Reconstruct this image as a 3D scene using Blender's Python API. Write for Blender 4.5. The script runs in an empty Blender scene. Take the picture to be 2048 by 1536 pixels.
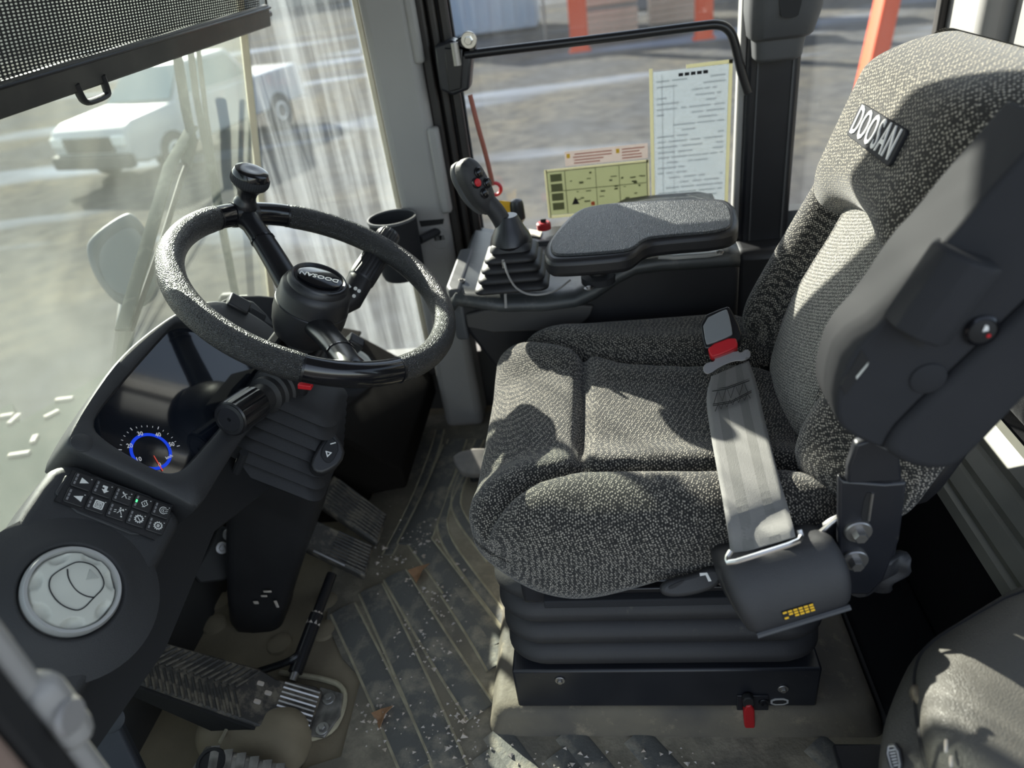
import bpy, bmesh, math, random
from math import sin, cos, radians, pi, sqrt, atan2, hypot
from mathutils import Vector as V, Matrix

# ---------------------------------------------------------------- camera
FPX, YAW, PITCH, ROLL = 1430.0, 9.0, 31.5, 8.3
CAM = V((0.0, -0.85, 1.08))
_y, _p, _r = radians(YAW), radians(PITCH), radians(ROLL)
CW = V((-sin(_y)*cos(_p), cos(_y)*cos(_p), -sin(_p)))
_r0 = V((cos(_y), sin(_y), 0)); _u0 = _r0.cross(CW)
CR = cos(_r)*_r0 - sin(_r)*_u0
CU = sin(_r)*_r0 + cos(_r)*_u0
scene = bpy.context.scene
COL = scene.collection
cd = bpy.data.cameras.new('camera'); co = bpy.data.objects.new('camera', cd); COL.objects.link(co)
co.matrix_world = Matrix(((CR.x, CU.x, -CW.x, CAM.x), (CR.y, CU.y, -CW.y, CAM.y), (CR.z, CU.z, -CW.z, CAM.z), (0, 0, 0, 1)))
cd.sensor_fit = 'HORIZONTAL'; cd.sensor_width = 36.0; cd.lens = FPX/2048*36.0
cd.clip_start = 0.02; cd.clip_end = 400
cd.dof.use_dof = True; cd.dof.focus_distance = 0.98; cd.dof.aperture_fstop = 3.6
scene.camera = co

# ---------------------------------------------------------------- sky, sun, exposure
SUN_EL, SUN_AZ = 25.0, 51.0
SUN = V((-cos(radians(SUN_EL))*cos(radians(SUN_AZ)), cos(radians(SUN_EL))*sin(radians(SUN_AZ)), sin(radians(SUN_EL))))
world = bpy.data.worlds.new('sky'); scene.world = world; world.use_nodes = True
wn = world.node_tree.nodes; wl_ = world.node_tree.links
wn.clear()
wo = wn.new('ShaderNodeOutputWorld'); wb = wn.new('ShaderNodeBackground'); ws = wn.new('ShaderNodeTexSky')
ws.sky_type = 'NISHITA'; ws.sun_disc = False; ws.sun_elevation = radians(SUN_EL); ws.sun_rotation = atan2(SUN.x, SUN.y)
ws.air_density = 1.0; ws.dust_density = 1.0; ws.ozone_density = 1.0
wb.inputs['Strength'].default_value = 0.28
hs = wn.new('ShaderNodeHueSaturation'); hs.inputs['Saturation'].default_value = 0.55
wl_.new(ws.outputs[0], hs.inputs['Color']); wl_.new(hs.outputs[0], wb.inputs[0]); wl_.new(wb.outputs[0], wo.inputs[0])
sd = bpy.data.lights.new('sun', 'SUN'); sd.energy = 16.0; sd.angle = radians(0.6); sd.color = (1.0, 0.93, 0.80)
so = bpy.data.objects.new('sun', sd); COL.objects.link(so)
so.rotation_euler = SUN.to_track_quat('Z', 'Y').to_euler()
vs = scene.view_settings
vs.view_transform = 'Standard'; vs.look = 'None'; vs.gamma = 1.0; vs.use_curve_mapping = False; vs.exposure = 0.52

random.seed(7)
# ---------------------------------------------------------------- pixel helpers (photo 2048 x 1536)
def ray(px, py): return CW + CR*((px-1024)/FPX) + CU*((768-py)/FPX)
def on(px, py, n, d):
    v = ray(px, py); return CAM + v*((d - n.dot(CAM))/n.dot(v))
AX, AY, AZ = V((1, 0, 0)), V((0, 1, 0)), V((0, 0, 1))
def PX(px, py, x): return on(px, py, AX, x)
def PY(px, py, y): return on(px, py, AY, y)
def PZ(px, py, z): return on(px, py, AZ, z)
def PD(px, py, d): return CAM + ray(px, py)*d
class Plane:
    def __init__(s, n, p): s.n = V(n).normalized(); s.p = V(p); s.d = s.n.dot(s.p)
    def __call__(s, px, py): return on(px, py, s.n, s.d)
    def pts(s, L): return [s(*q) for q in L]

# ---------------------------------------------------------------- materials
MATS = {}
def newmat(name):
    m = bpy.data.materials.new(name); m.use_nodes = True
    nt = m.node_tree; nt.nodes.clear()
    return m, nt, nt.nodes, nt.links
def pm(name, col, rough=.5, metal=0.0, noise=None, bump=None, spec=.5, coat=0.0, dust=None, sheen=0.0):
    """noise=(scale, amount, colour2)  bump=(scale, strength)  dust=(scale, threshold, colour, softness)"""
    if name in MATS: return MATS[name]
    m, nt, N, L = newmat(name)
    o = N.new('ShaderNodeOutputMaterial'); b = N.new('ShaderNodeBsdfPrincipled'); L.new(b.outputs[0], o.inputs[0])
    b.inputs['Roughness'].default_value = rough; b.inputs['Metallic'].default_value = metal
    b.inputs['Specular IOR Level'].default_value = spec; b.inputs['Coat Weight'].default_value = coat
    if sheen: b.inputs['Sheen Weight'].default_value = sheen
    tc = N.new('ShaderNodeTexCoord')
    c4 = (*col, 1)
    last = None
    def mixc(fac, a, bcol):
        mx = N.new('ShaderNodeMix'); mx.data_type = 'RGBA'
        L.new(fac, mx.inputs[0])
        if a is None: mx.inputs[6].default_value = c4
        else: L.new(a, mx.inputs[6])
        mx.inputs[7].default_value = (*bcol, 1)
        return mx.outputs[2]
    if noise:
        t = N.new('ShaderNodeTexNoise'); t.inputs['Scale'].default_value = noise[0]; t.inputs['Detail'].default_value = 6
        L.new(tc.outputs['Object'], t.inputs['Vector'])
        mr = N.new('ShaderNodeMapRange'); mr.inputs[1].default_value = .35; mr.inputs[2].default_value = .65; mr.inputs[4].default_value = noise[1]
        L.new(t.outputs[0], mr.inputs[0]); last = mixc(mr.outputs[0], last, noise[2])
    if dust:
        t = N.new('ShaderNodeTexNoise'); t.inputs['Scale'].default_value = dust[0]; t.inputs['Detail'].default_value = 9; t.inputs['Roughness'].default_value = .7
        L.new(tc.outputs['Object'], t.inputs['Vector'])
        mr = N.new('ShaderNodeMapRange'); mr.inputs[1].default_value = dust[1]; mr.inputs[2].default_value = dust[1] + dust[3]
        L.new(t.outputs[0], mr.inputs[0]); last = mixc(mr.outputs[0], last, dust[2])
    if last is None: b.inputs['Base Color'].default_value = c4
    else: L.new(last, b.inputs['Base Color'])
    if bump:
        t = N.new('ShaderNodeTexNoise'); t.inputs['Scale'].default_value = bump[0]; t.inputs['Detail'].default_value = 3
        L.new(tc.outputs['Object'], t.inputs['Vector'])
        bp = N.new('ShaderNodeBump'); bp.inputs['Strength'].default_value = bump[1]; bp.inputs['Distance'].default_value = .002
        L.new(t.outputs[0], bp.inputs['Height']); L.new(bp.outputs[0], b.inputs['Normal'])
    MATS[name] = m; return m

def fabric(name, dark, light, scale, lo, hi, rnd=.5, stretch=(1, 1, 1)):
    m, nt, N, L = newmat(name)
    o = N.new('ShaderNodeOutputMaterial'); b = N.new('ShaderNodeBsdfPrincipled'); L.new(b.outputs[0], o.inputs[0])
    b.inputs['Roughness'].default_value = .9; b.inputs['Specular IOR Level'].default_value = .15; b.inputs['Sheen Weight'].default_value = .25
    tc = N.new('ShaderNodeTexCoord'); mp = N.new('ShaderNodeMapping'); mp.inputs['Scale'].default_value = stretch
    mp.inputs['Rotation'].default_value = (.25, .35, .6)
    v = N.new('ShaderNodeTexVoronoi'); v.inputs['Scale'].default_value = scale; v.inputs['Randomness'].default_value = rnd
    L.new(tc.outputs['Object'], mp.inputs[0]); L.new(mp.outputs[0], v.inputs['Vector'])
    mr = N.new('ShaderNodeMapRange'); mr.inputs[1].default_value = hi; mr.inputs[2].default_value = lo
    L.new(v.outputs['Distance'], mr.inputs[0])
    mx = N.new('ShaderNodeMix'); mx.data_type = 'RGBA'; mx.inputs[6].default_value = (*dark, 1); mx.inputs[7].default_value = (*light, 1)
    L.new(mr.outputs[0], mx.inputs[0]); L.new(mx.outputs[2], b.inputs['Base Color'])
    bp = N.new('ShaderNodeBump'); bp.inputs['Strength'].default_value = .6; bp.inputs['Distance'].default_value = .002
    L.new(mr.outputs[0], bp.inputs['Height']); L.new(bp.outputs[0], b.inputs['Normal'])
    MATS[name] = m; return m

def leather(name, col, rough, scale, strength):
    m, nt, N, L = newmat(name)
    o = N.new('ShaderNodeOutputMaterial'); b = N.new('ShaderNodeBsdfPrincipled'); L.new(b.outputs[0], o.inputs[0])
    b.inputs['Roughness'].default_value = rough; b.inputs['Base Color'].default_value = (*col, 1)
    tc = N.new('ShaderNodeTexCoord')
    v = N.new('ShaderNodeTexVoronoi'); v.inputs['Scale'].default_value = scale; v.feature = 'DISTANCE_TO_EDGE'
    L.new(tc.outputs['Object'], v.inputs['Vector'])
    mr = N.new('ShaderNodeMapRange'); mr.inputs[1].default_value = 0; mr.inputs[2].default_value = .25
    L.new(v.outputs['Distance'], mr.inputs[0])
    bp = N.new('ShaderNodeBump'); bp.inputs['Strength'].default_value = strength; bp.inputs['Distance'].default_value = .002
    L.new(mr.outputs[0], bp.inputs['Height']); L.new(bp.outputs[0], b.inputs['Normal'])
    MATS[name] = m; return m

def glass(name, tint, haze, hazecol, scale, stretch, lo, hi, refl=.06, amount=.6):
    """window pane: tinted see-through glass, a little mirror, a film of dust with streaks"""
    m, nt, N, L = newmat(name)
    o = N.new('ShaderNodeOutputMaterial')
    tr = N.new('ShaderNodeBsdfTransparent'); tr.inputs[0].default_value = (*tint, 1)
    gl = N.new('ShaderNodeBsdfGlossy'); gl.inputs['Roughness'].default_value = .02
    fr = N.new('ShaderNodeLayerWeight'); fr.inputs[0].default_value = .5
    pw = N.new('ShaderNodeMath'); pw.operation = 'POWER'; L.new(fr.outputs['Facing'], pw.inputs[0]); pw.inputs[1].default_value = 5.0
    ml = N.new('ShaderNodeMath'); ml.operation = 'MULTIPLY_ADD'; L.new(pw.outputs[0], ml.inputs[0]); ml.inputs[1].default_value = .45; ml.inputs[2].default_value = .02
    m1 = N.new('ShaderNodeMixShader'); L.new(ml.outputs[0], m1.inputs[0]); L.new(tr.outputs[0], m1.inputs[1]); L.new(gl.outputs[0], m1.inputs[2])
    df = N.new('ShaderNodeBsdfDiffuse'); df.inputs[0].default_value = (*hazecol, 1)
    tl = N.new('ShaderNodeBsdfTranslucent'); tl.inputs[0].default_value = (*hazecol, 1)
    m2 = N.new('ShaderNodeMixShader'); m2.inputs[0].default_value = .6; L.new(df.outputs[0], m2.inputs[1]); L.new(tl.outputs[0], m2.inputs[2])
    tc = N.new('ShaderNodeTexCoord'); mp = N.new('ShaderNodeMapping'); mp.inputs['Scale'].default_value = stretch
    t = N.new('ShaderNodeTexNoise'); t.inputs['Scale'].default_value = scale; t.inputs['Detail'].default_value = 7; t.inputs['Roughness'].default_value = .6
    L.new(tc.outputs['Object'], mp.inputs[0]); L.new(mp.outputs[0], t.inputs['Vector'])
    mr = N.new('ShaderNodeMapRange'); mr.inputs[1].default_value = lo; mr.inputs[2].default_value = hi; mr.inputs[3].default_value = haze; mr.inputs[4].default_value = amount
    L.new(t.outputs[0], mr.inputs[0])
    m3 = N.new('ShaderNodeMixShader'); L.new(mr.outputs[0], m3.inputs[0]); L.new(m1.outputs[0], m3.inputs[1]); L.new(m2.outputs[0], m3.inputs[2])
    L.new(m3.outputs[0], o.inputs[0])
    MATS[name] = m; return m

def emit(name, col, s):
    m, nt, N, L = newmat(name); o = N.new('ShaderNodeOutputMaterial'); e = N.new('ShaderNodeEmission')
    e.inputs[0].default_value = (*col, 1); e.inputs[1].default_value = s; L.new(e.outputs[0], o.inputs[0]); MATS[name] = m; return m

DUSTC = (.16, .13, .09)
M_fabric = fabric('seat_fabric', (.021, .0205, .020), (.47, .43, .36), 385, .13, .48, .50, (1, .75, 1))
M_fabric_c = fabric('seat_fabric_light', (.07, .069, .064), (.56, .53, .46), 390, .12, .56, .35, (1, 1, .8))
M_fabric_h = fabric('head_fabric', (.031, .029, .025), (.52, .475, .385), 285, .12, .47, .45)
M_fuzzy = pm('black_felt', (.012, .012, .013), .95, bump=(900, .6), spec=.1, dust=(600, .66, (.12, .12, .12), .08))
M_plast = pm('black_plastic', (.013, .013, .015), .42, bump=(700, .10), noise=(14, .35, (.024, .024, .027)))
M_plastg = pm('grained_black_plastic', (.022, .022, .024), .48, bump=(1500, .35), noise=(9, .5, (.034, .034, .037)), dust=(160, .70, (.09, .085, .08), .12))
M_dash = pm('dash_plastic', (.022, .023, .026), .46, bump=(1300, .30), noise=(6, .5, (.034, .035, .039)), dust=(120, .71, (.10, .10, .095), .14))
M_gloss = pm('gloss_black', (.006, .006, .008), .16, coat=.3)
M_satin = pm('satin_black', (.010, .010, .012), .30)
M_grip = leather('grip_leather', (.022, .022, .023), .40, 420, .55)
M_bag = leather('black_leatherette', (.085, .080, .070), .50, 430, .30)
M_armpad = leather('pad_leather', (.030, .033, .036), .40, 380, .45)
M_rubber = pm('rubber_boot', (.016, .016, .018), .55, bump=(400, .12), noise=(12, .5, (.028, .028, .030)))
M_rubberd = pm('dusty_rubber', (.021, .021, .024), .60, bump=(350, .15), noise=(7, .6, (.034, .033, .033)), dust=(40, .66, (.10, .09, .07), .2))
M_steelp = pm('black_painted_steel', (.012, .013, .017), .34, noise=(18, .5, (.02, .021, .026)), dust=(45, .66, (.16, .14, .11), .10))
M_grey = pm('grey_trim_plastic', (.30, .29, .28), .55, bump=(700, .08), noise=(5, .4, (.25, .245, .24)))
M_greyl = pm('pale_vent_plastic', (.62, .63, .58), .45, noise=(10, .35, (.44, .44, .40)))
M_ring = pm('silver_ring_plastic', (.46, .46, .46), .35, metal=.35)
M_greym = pm('mid_grey_plastic', (.065, .067, .072), .50, spec=.4, bump=(1100, .18), noise=(8, .5, (.095, .097, .10)))
M_greyd = pm('dark_grey_plastic', (.026, .027, .030), .70, spec=.12, bump=(1100, .18), noise=(8, .5, (.036, .036, .04)))
M_cream = pm('cream_trim', (.62, .56, .42), .5, noise=(20, .5, (.50, .45, .34)))
M_chrome = pm('bright_steel', (.72, .70, .66), .22, metal=1.0)
M_steel = pm('dull_steel', (.34, .33, .32), .38, metal=.9, dust=(60, .6, (.12, .10, .07), .2))
M_red = pm('red_plastic', (.50, .010, .018), .4)
M_redd = pm('dark_red_plastic', (.36, .010, .014), .45, dust=(120, .66, (.18, .10, .08), .1))
M_orange = pm('orange_paint', (.58, .055, .002), .6, spec=.1)
M_yellow = pm('yellow_label', (.85, .50, .03), .5)
M_white = pm('white_print', (.78, .78, .76), .5)
M_ledw = pm('unlit_lamp', (.22, .22, .23), .4)
M_green = emit('green_lamp', (.08, .9, .25), 1.6)
M_belt = pm('belt_webbing', (.19, .185, .175), .62, bump=(1400, .5), noise=(4, .3, (.16, .158, .155)), sheen=.2)
M_belts = pm('belt_stripe', (.16, .158, .15), .62, bump=(1400, .5))
M_thread = pm('dark_thread', (.02, .02, .02), .7)
M_floorm = pm('floor_mat_rubber', (.120, .114, .100), .68, spec=.3, bump=(160, .5), noise=(3.2, .9, (.25, .215, .15)), dust=(9, .49, (.36, .32, .24), .22))
M_rib = pm('mat_rib_rubber', (.118, .118, .110), .64, spec=.3, bump=(160, .5), dust=(15, .49, (.34, .305, .235), .22))
M_ribedge = pm('dusty_mat_edge', (.44, .40, .28), .8, noise=(30, .8, (.24, .215, .155)))
M_riser = pm('dusty_step', (.15, .13, .095), .75, bump=(120, .4), noise=(7, .9, (.065, .06, .055)), dust=(22, .56, (.27, .225, .16), .2))
M_pedal = pm('worn_pedal', (.034, .032, .030), .55, dust=(26, .47, (.15, .13, .10), .14), bump=(300, .2))
M_worn = pm('worn_metal', (.30, .285, .26), .45, metal=.5, noise=(40, .8, (.07, .065, .06)))
M_dirt = pm('dirt_floor', (.24, .20, .135), .85, bump=(60, .6), noise=(6, .8, (.13, .11, .075)))
M_leaf = pm('dry_leaf', (.36, .20, .10), .7, noise=(60, .6, (.24, .13, .07)))
M_chip = pm('gravel_chip', (.45, .38, .31), .8, noise=(50, .7, (.45, .43, .42)))
M_black = pm('flat_black', (.008, .008, .009), .7)
M_seal = pm('window_seal', (.016, .014, .013), .5, noise=(12, .6, (.035, .028, .024)))
M_wallin = pm('inner_panel', (.036, .035, .034), .6, bump=(600, .15), dust=(12, .62, (.09, .075, .055), .2))
M_ledge = pm('ledge_vinyl', (.17, .168, .135), .55, noise=(9, .5, (.085, .085, .072)))
M_roof = pm('roof_lining', (.30, .29, .28), .8)
M_glassS = glass('side_glass', (.88, .91, .92), .012, (.40, .43, .47), 3.5, (1, 1, .25), .42, .72, amount=.045)
M_glassC = glass('streaked_glass', (.88, .91, .91), .03, (.47, .51, .53), 9, (3.2, 1, .16), .44, .68, amount=.22)
M_glassF = glass('front_glass', (.85, .90, .88), .06, (.38, .40, .37), 3.0, (1, .8, .5), .40, .70, amount=.22)

# ---------------------------------------------------------------- mesh helpers (all in world coordinates)
WL = {}
def mesh_obj(name, vf, mat, parent=None, smooth=35, bevel=0.0, segs=2, sub=0, solid=0.0):
    verts, faces = vf
    bm = bmesh.new()
    bv = [bm.verts.new(v) for v in verts]
    for f in faces:
        try: bm.faces.new([bv[i] for i in f])
        except ValueError: pass
    bmesh.ops.remove_doubles(bm, verts=bm.verts, dist=1e-6)
    bmesh.ops.dissolve_degenerate(bm, edges=bm.edges, dist=1e-7)
    bmesh.ops.recalc_face_normals(bm, faces=bm.faces)
    lo = V((min(v.co[i] for v in bm.verts) for i in range(3))); hi = V((max(v.co[i] for v in bm.verts) for i in range(3)))
    c = (lo + hi)/2
    bmesh.ops.translate(bm, verts=bm.verts, vec=-c)
    me = bpy.data.meshes.new(name); bm.to_mesh(me); bm.free()
    if smooth:
        me.polygons.foreach_set('use_smooth', [True]*len(me.polygons)); me.set_sharp_from_angle(angle=radians(smooth))
    mats = mat if isinstance(mat, (list, tuple)) else [mat]
    for m in mats: me.materials.append(m)
    o = bpy.data.objects.new(name, me); COL.objects.link(o)
    WL[o.name] = c
    if parent is not None:
        o.parent = parent; o.location = c - WL[parent.name]
    else: o.location = c
    if solid:
        s = o.modifiers.new('solidify', 'SOLIDIFY'); s.thickness = solid; s.offset = 0
    if bevel:
        b = o.modifiers.new('bevel', 'BEVEL'); b.width = bevel; b.segments = segs; b.limit_method = 'ANGLE'; b.angle_limit = radians(38)
        if smooth: me.set_sharp_from_angle(angle=radians(89))
    if sub:
        s = o.modifiers.new('subsurf', 'SUBSURF'); s.levels = sub; s.render_levels = sub
    return o
def thing(name, label, cat, loc, group=None):
    o = bpy.data.objects.new(name, None); COL.objects.link(o); o.empty_display_size = .05
    o.location = loc; WL[o.name] = V(loc); o['label'] = label; o['category'] = cat
    if group: o['group'] = group
    return o
def tag(o, label, cat, group=None):
    o['label'] = label; o['category'] = cat
    if group: o['group'] = group
    return o
def struct(o): o['kind'] = 'structure'; return o
def sthing(name, label, loc):
    o = bpy.data.objects.new(name, None); COL.objects.link(o); o.empty_display_size = .05
    o.location = loc; WL[o.name] = V(loc); o['label'] = label; o['kind'] = 'structure'
    return o
def lab(o, label): o['label'] = label; return o

def join(*L):
    vs, fs = [], []
    for v, f in L:
        k = len(vs); vs += list(v); fs += [[i + k for i in q] for q in f]
    return vs, fs
def smooth_path(P, it=2, closed=False):
    P = [V(p) for p in P]
    for _ in range(it):
        Q = []
        n = len(P)
        if not closed: Q.append(P[0])
        for i in range(n if closed else n - 1):
            a, b = P[i], P[(i+1) % n]
            Q += [a*.75 + b*.25, a*.25 + b*.75]
        if not closed: Q.append(P[-1])
        P = Q
    return P
def chaikin2(P, it=2):
    for _ in range(it):
        Q = []
        for i in range(len(P)):
            a, b = P[i], P[(i+1) % len(P)]
            Q += [(a[0]*.75+b[0]*.25, a[1]*.75+b[1]*.25), (a[0]*.25+b[0]*.75, a[1]*.25+b[1]*.75)]
        P = Q
    return P
def frames(path, closed=False, up=None):
    n = len(path); T = []
    for i in range(n):
        if closed: t = path[(i+1) % n] - path[i-1]
        else: t = path[min(i+1, n-1)] - path[max(i-1, 0)]
        T.append(t.normalized())
    u = V(up) if up is not None else (AZ if abs(T[0].z) < .9 else AX)
    u = (u - T[0]*u.dot(T[0])).normalized(); F = []
    for i in range(n):
        u = (u - T[i]*u.dot(T[i])).normalized(); F.append((u, T[i].cross(u)))
    return T, F
def tube(path, r, n=12, closed=False, cap=True, flat=(1, 1), up=None):
    path = [V(p) for p in path]; T, F = frames(path, closed, up); m = len(path)
    R = r if isinstance(r, (list, tuple)) else [r]*m
    vs, fs = [], []
    for i in range(m):
        for k in range(n):
            a = 2*pi*k/n
            vs.append(path[i] + (F[i][0]*cos(a)*flat[0] + F[i][1]*sin(a)*flat[1])*R[i])
    for i in range(m if closed else m-1):
        j = (i+1) % m
        for k in range(n): fs.append([i*n+k, i*n+(k+1) % n, j*n+(k+1) % n, j*n+k])
    if cap and not closed:
        fs.append(list(range(n))[::-1]); fs.append([(m-1)*n+k for k in range(n)])
    return vs, fs
def ortho(ax, xd=None):
    ax = V(ax).normalized(); x = V(xd) if xd is not None else (AX if abs(ax.x) < .9 else AY)
    x = (x - ax*x.dot(ax)).normalized(); return ax, x, ax.cross(x)
def lathe(prof, o, ax, n=32, xd=None, sc=(1, 1), cap=True):
    ax, x, y = ortho(ax, xd); o = V(o); vs, fs = [], []
    for r, h in prof:
        for k in range(n):
            a = 2*pi*k/n; vs.append(o + ax*h + (x*cos(a)*sc[0] + y*sin(a)*sc[1])*max(r, 1e-5))
    for i in range(len(prof)-1):
        for k in range(n): fs.append([i*n+k, i*n+(k+1) % n, (i+1)*n+(k+1) % n, (i+1)*n+k])
    if cap and prof[0][0] > 1e-4: fs.append(list(range(n))[::-1])
    if cap and prof[-1][0] > 1e-4: fs.append([(len(prof)-1)*n+k for k in range(n)])
    return vs, fs
def prism(poly, n, t):
    n = V(n).normalized(); m = len(poly); P = [V(p) for p in poly]
    vs = P + [p - n*t for p in P]
    fs = [list(range(m)), [m+k for k in range(m)][::-1]] + [[k, (k+1) % m, m+(k+1) % m, m+k] for k in range(m)]
    return vs, fs
def rbox(o, ex, ey, ez):
    o, ex, ey, ez = V(o), V(ex), V(ey), V(ez)
    vs = [o + ex*a + ey*b + ez*c for a in (-1, 1) for b in (-1, 1) for c in (-1, 1)]
    return vs, [[0, 1, 3, 2], [4, 6, 7, 5], [0, 4, 5, 1], [2, 3, 7, 6], [0, 2, 6, 4], [1, 5, 7, 3]]
def abox(x0, x1, y0, y1, z0, z1): return rbox(((x0+x1)/2, (y0+y1)/2, (z0+z1)/2), ((x1-x0)/2, 0, 0), (0, (y1-y0)/2, 0), (0, 0, (z1-z0)/2))
def loft(rings, cap=True, closed=True):
    m = len(rings[0]); vs = [V(p) for r in rings for p in r]; fs = []
    for i in range(len(rings)-1):
        for k in range(m if closed else m-1):
            fs.append([i*m+k, i*m+(k+1) % m, (i+1)*m+(k+1) % m, (i+1)*m+k])
    if cap: fs.append(list(range(m))[::-1]); fs.append([(len(rings)-1)*m+k for k in range(m)])
    return vs, fs
def rrect(cx, cy, hx, hy, r, k=6):
    out = []
    for sx, sy, a0 in ((1, 1, 0), (-1, 1, 90), (-1, -1, 180), (1, -1, 270)):
        for i in range(k+1):
            a = radians(a0 + 90*i/k); out.append((cx + sx*(hx-r) + r*cos(a), cy + sy*(hy-r) + r*sin(a)))
    return out
def grid(fn, nu, nv):
    vs = [V(fn(i/nu, j/nv)) for i in range(nu+1) for j in range(nv+1)]
    fs = [[i*(nv+1)+j, (i+1)*(nv+1)+j, (i+1)*(nv+1)+j+1, i*(nv+1)+j+1] for i in range(nu) for j in range(nv)]
    return vs, fs
def pillow(half, rad, fn, N=40):
    """rounded box, every surface point passed through fn(local point)"""
    hx, hy, hz = half; vs, fs = [], []
    for ax in range(3):
        for s in (-1, 1):
            k = len(vs)
            for i in range(N+1):
                for j in range(N+1):
                    u, v = -1 + 2*i/N, -1 + 2*j/N
                    p = [0, 0, 0]; p[ax] = s; p[(ax+1) % 3] = u; p[(ax+2) % 3] = v
                    q = V((p[0]*hx, p[1]*hy, p[2]*hz))
                    inn = V((max(-(hx-rad[0]), min(hx-rad[0], q.x)), max(-(hy-rad[1]), min(hy-rad[1], q.y)), max(-(hz-rad[2]), min(hz-rad[2], q.z))))
                    d = V(((q.x-inn.x)/rad[0], (q.y-inn.y)/rad[1], (q.z-inn.z)/rad[2]))
                    if d.length > 1e-9: d.normalize()
                    vs.append(fn(inn + V((d.x*rad[0], d.y*rad[1], d.z*rad[2]))))
            for i in range(N):
                for j in range(N): fs.append([k+i*(N+1)+j, k+(i+1)*(N+1)+j, k+(i+1)*(N+1)+j+1, k+i*(N+1)+j+1])
    return vs, fs
_tc = [0]
def text_mesh(s, o, xd, yd, size, sx=1.0, depth=.0006, shear=0.0, bold=0.0, space=1.0):
    c = bpy.data.curves.new('t', 'FONT'); c.body = s; c.size = 1.0; c.extrude = depth/size; c.align_x = 'CENTER'; c.align_y = 'CENTER'
    c.resolution_u = 3; c.shear = shear; c.offset = bold; c.space_character = space
    ob = bpy.data.objects.new('t', c); COL.objects.link(ob)
    dg = bpy.context.evaluated_depsgraph_get(); dg.update()
    me = bpy.data.meshes.new_from_object(ob.evaluated_get(dg))
    xd, yd = V(xd).normalized(), V(yd).normalized(); zd = xd.cross(yd); o = V(o)
    vs = [o + xd*v.co.x*size*sx + yd*v.co.y*size + zd*v.co.z*size for v in me.vertices]
    fs = [list(p.vertices) for p in me.polygons]
    bpy.data.objects.remove(ob); bpy.data.curves.remove(c); bpy.data.meshes.remove(me)
    return vs, fs
def polar(poly, c, N):
    """resample a 2-D star-shaped polygon by angle about c"""
    out = []
    for k in range(N):
        a = 2*pi*k/N; dx, dy = cos(a), sin(a); best = None
        for i in range(len(poly)):
            x1, y1 = poly[i][0]-c[0], poly[i][1]-c[1]; x2, y2 = poly[(i+1) % len(poly)][0]-c[0], poly[(i+1) % len(poly)][1]-c[1]
            den = dx*(y2-y1) - dy*(x2-x1)
            if abs(den) < 1e-9: continue
            t = (x1*(y2-y1) - y1*(x2-x1))/den; s = (x1*dy - y1*dx)/den
            if t > 0 and -1e-6 <= s <= 1+1e-6 and (best is None or t > best): best = t
        out.append((c[0]+dx*(best or 0), c[1]+dy*(best or 0)))
    return out
def hexbolt(name, o, ax, r, h, mat, parent, washer=True):
    prof = []
    vs = join(lathe([(r*1.9, 0), (r*1.9, h*.35), (r*1.75, h*.5)], o, ax, 24), lathe([(r, h*.4), (r, h*1.2), (r*.85, h*1.4)], o, ax, 6)) if washer else lathe([(r, 0), (r, h), (r*.85, h*1.2)], o, ax, 6)
    return mesh_obj(name, vs, mat, parent, smooth=30)

# ================================================================ OUTSIDE
GZ = -1.85
def ground_mat():
    m, nt, N, L = newmat('yard_gravel')
    o = N.new('ShaderNodeOutputMaterial'); b = N.new('ShaderNodeBsdfPrincipled'); L.new(b.outputs[0], o.inputs[0])
    b.inputs['Roughness'].default_value = 1.0; b.inputs['Specular IOR Level'].default_value = 0.0
    tc = N.new('ShaderNodeTexCoord')
    def noise(scale, st, det=6):
        mp = N.new('ShaderNodeMapping'); mp.inputs['Scale'].default_value = st
        t = N.new('ShaderNodeTexNoise'); t.inputs['Scale'].default_value = scale; t.inputs['Detail'].default_value = det
        L.new(tc.outputs['Object'], mp.inputs[0]); L.new(mp.outputs[0], t.inputs['Vector']); return t.outputs[0]
    def mix(fac, a, bb):
        mx = N.new('ShaderNodeMix'); mx.data_type = 'RGBA'; L.new(fac, mx.inputs[0])
        for s, k in ((6, a), (7, bb)):
            if isinstance(k, tuple): mx.inputs[s].default_value = (*k, 1)
            else: L.new(k, mx.inputs[s])
        return mx.outputs[2]
    def rng(x, lo, hi):
        r = N.new('ShaderNodeMapRange'); r.inputs[1].default_value = lo; r.inputs[2].default_value = hi; L.new(x, r.inputs[0]); return r.outputs[0]
    c = mix(rng(noise(.35, (1, 1, 1)), .4, .62), (.080, .081, .085), (.118, .107, .088))
    c = mix(rng(noise(3.0, (1, 1, 1)), .35, .7), c, (.056, .056, .056))
    c = mix(rng(noise(.22, (.35, 1.6, 1), 5), .56, .66), c, (.19, .21, .255))
    L.new(c, b.inputs['Base Color']); return m
struct(mesh_obj('ground', ([(-90, -40, GZ), (90, -40, GZ), (90, 160, GZ), (-90, 160, GZ)], [[0, 1, 2, 3]]), ground_mat(), smooth=0))
M_wallo = pm('far_wall', (.075, .075, .085), .8, noise=(.5, .7, (.16, .16, .18)))
M_blue = pm('blue_grey_paint', (.30, .37, .47), .5, noise=(.6, .6, (.42, .47, .52)))
M_crate = pm('pale_crate_wood', (.42, .33, .25), .8, noise=(3, .6, (.33, .25, .19)))
M_truck = pm('truck_paint', (.42, .43, .44), .30, coat=.4)
M_tglass = pm('truck_glass', (.16, .24, .26), .15)
M_tyre = pm('tyre', (.05, .05, .05), .8)
M_lamp = pm('lamp_lens', (.75, .75, .72), .2)

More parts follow.
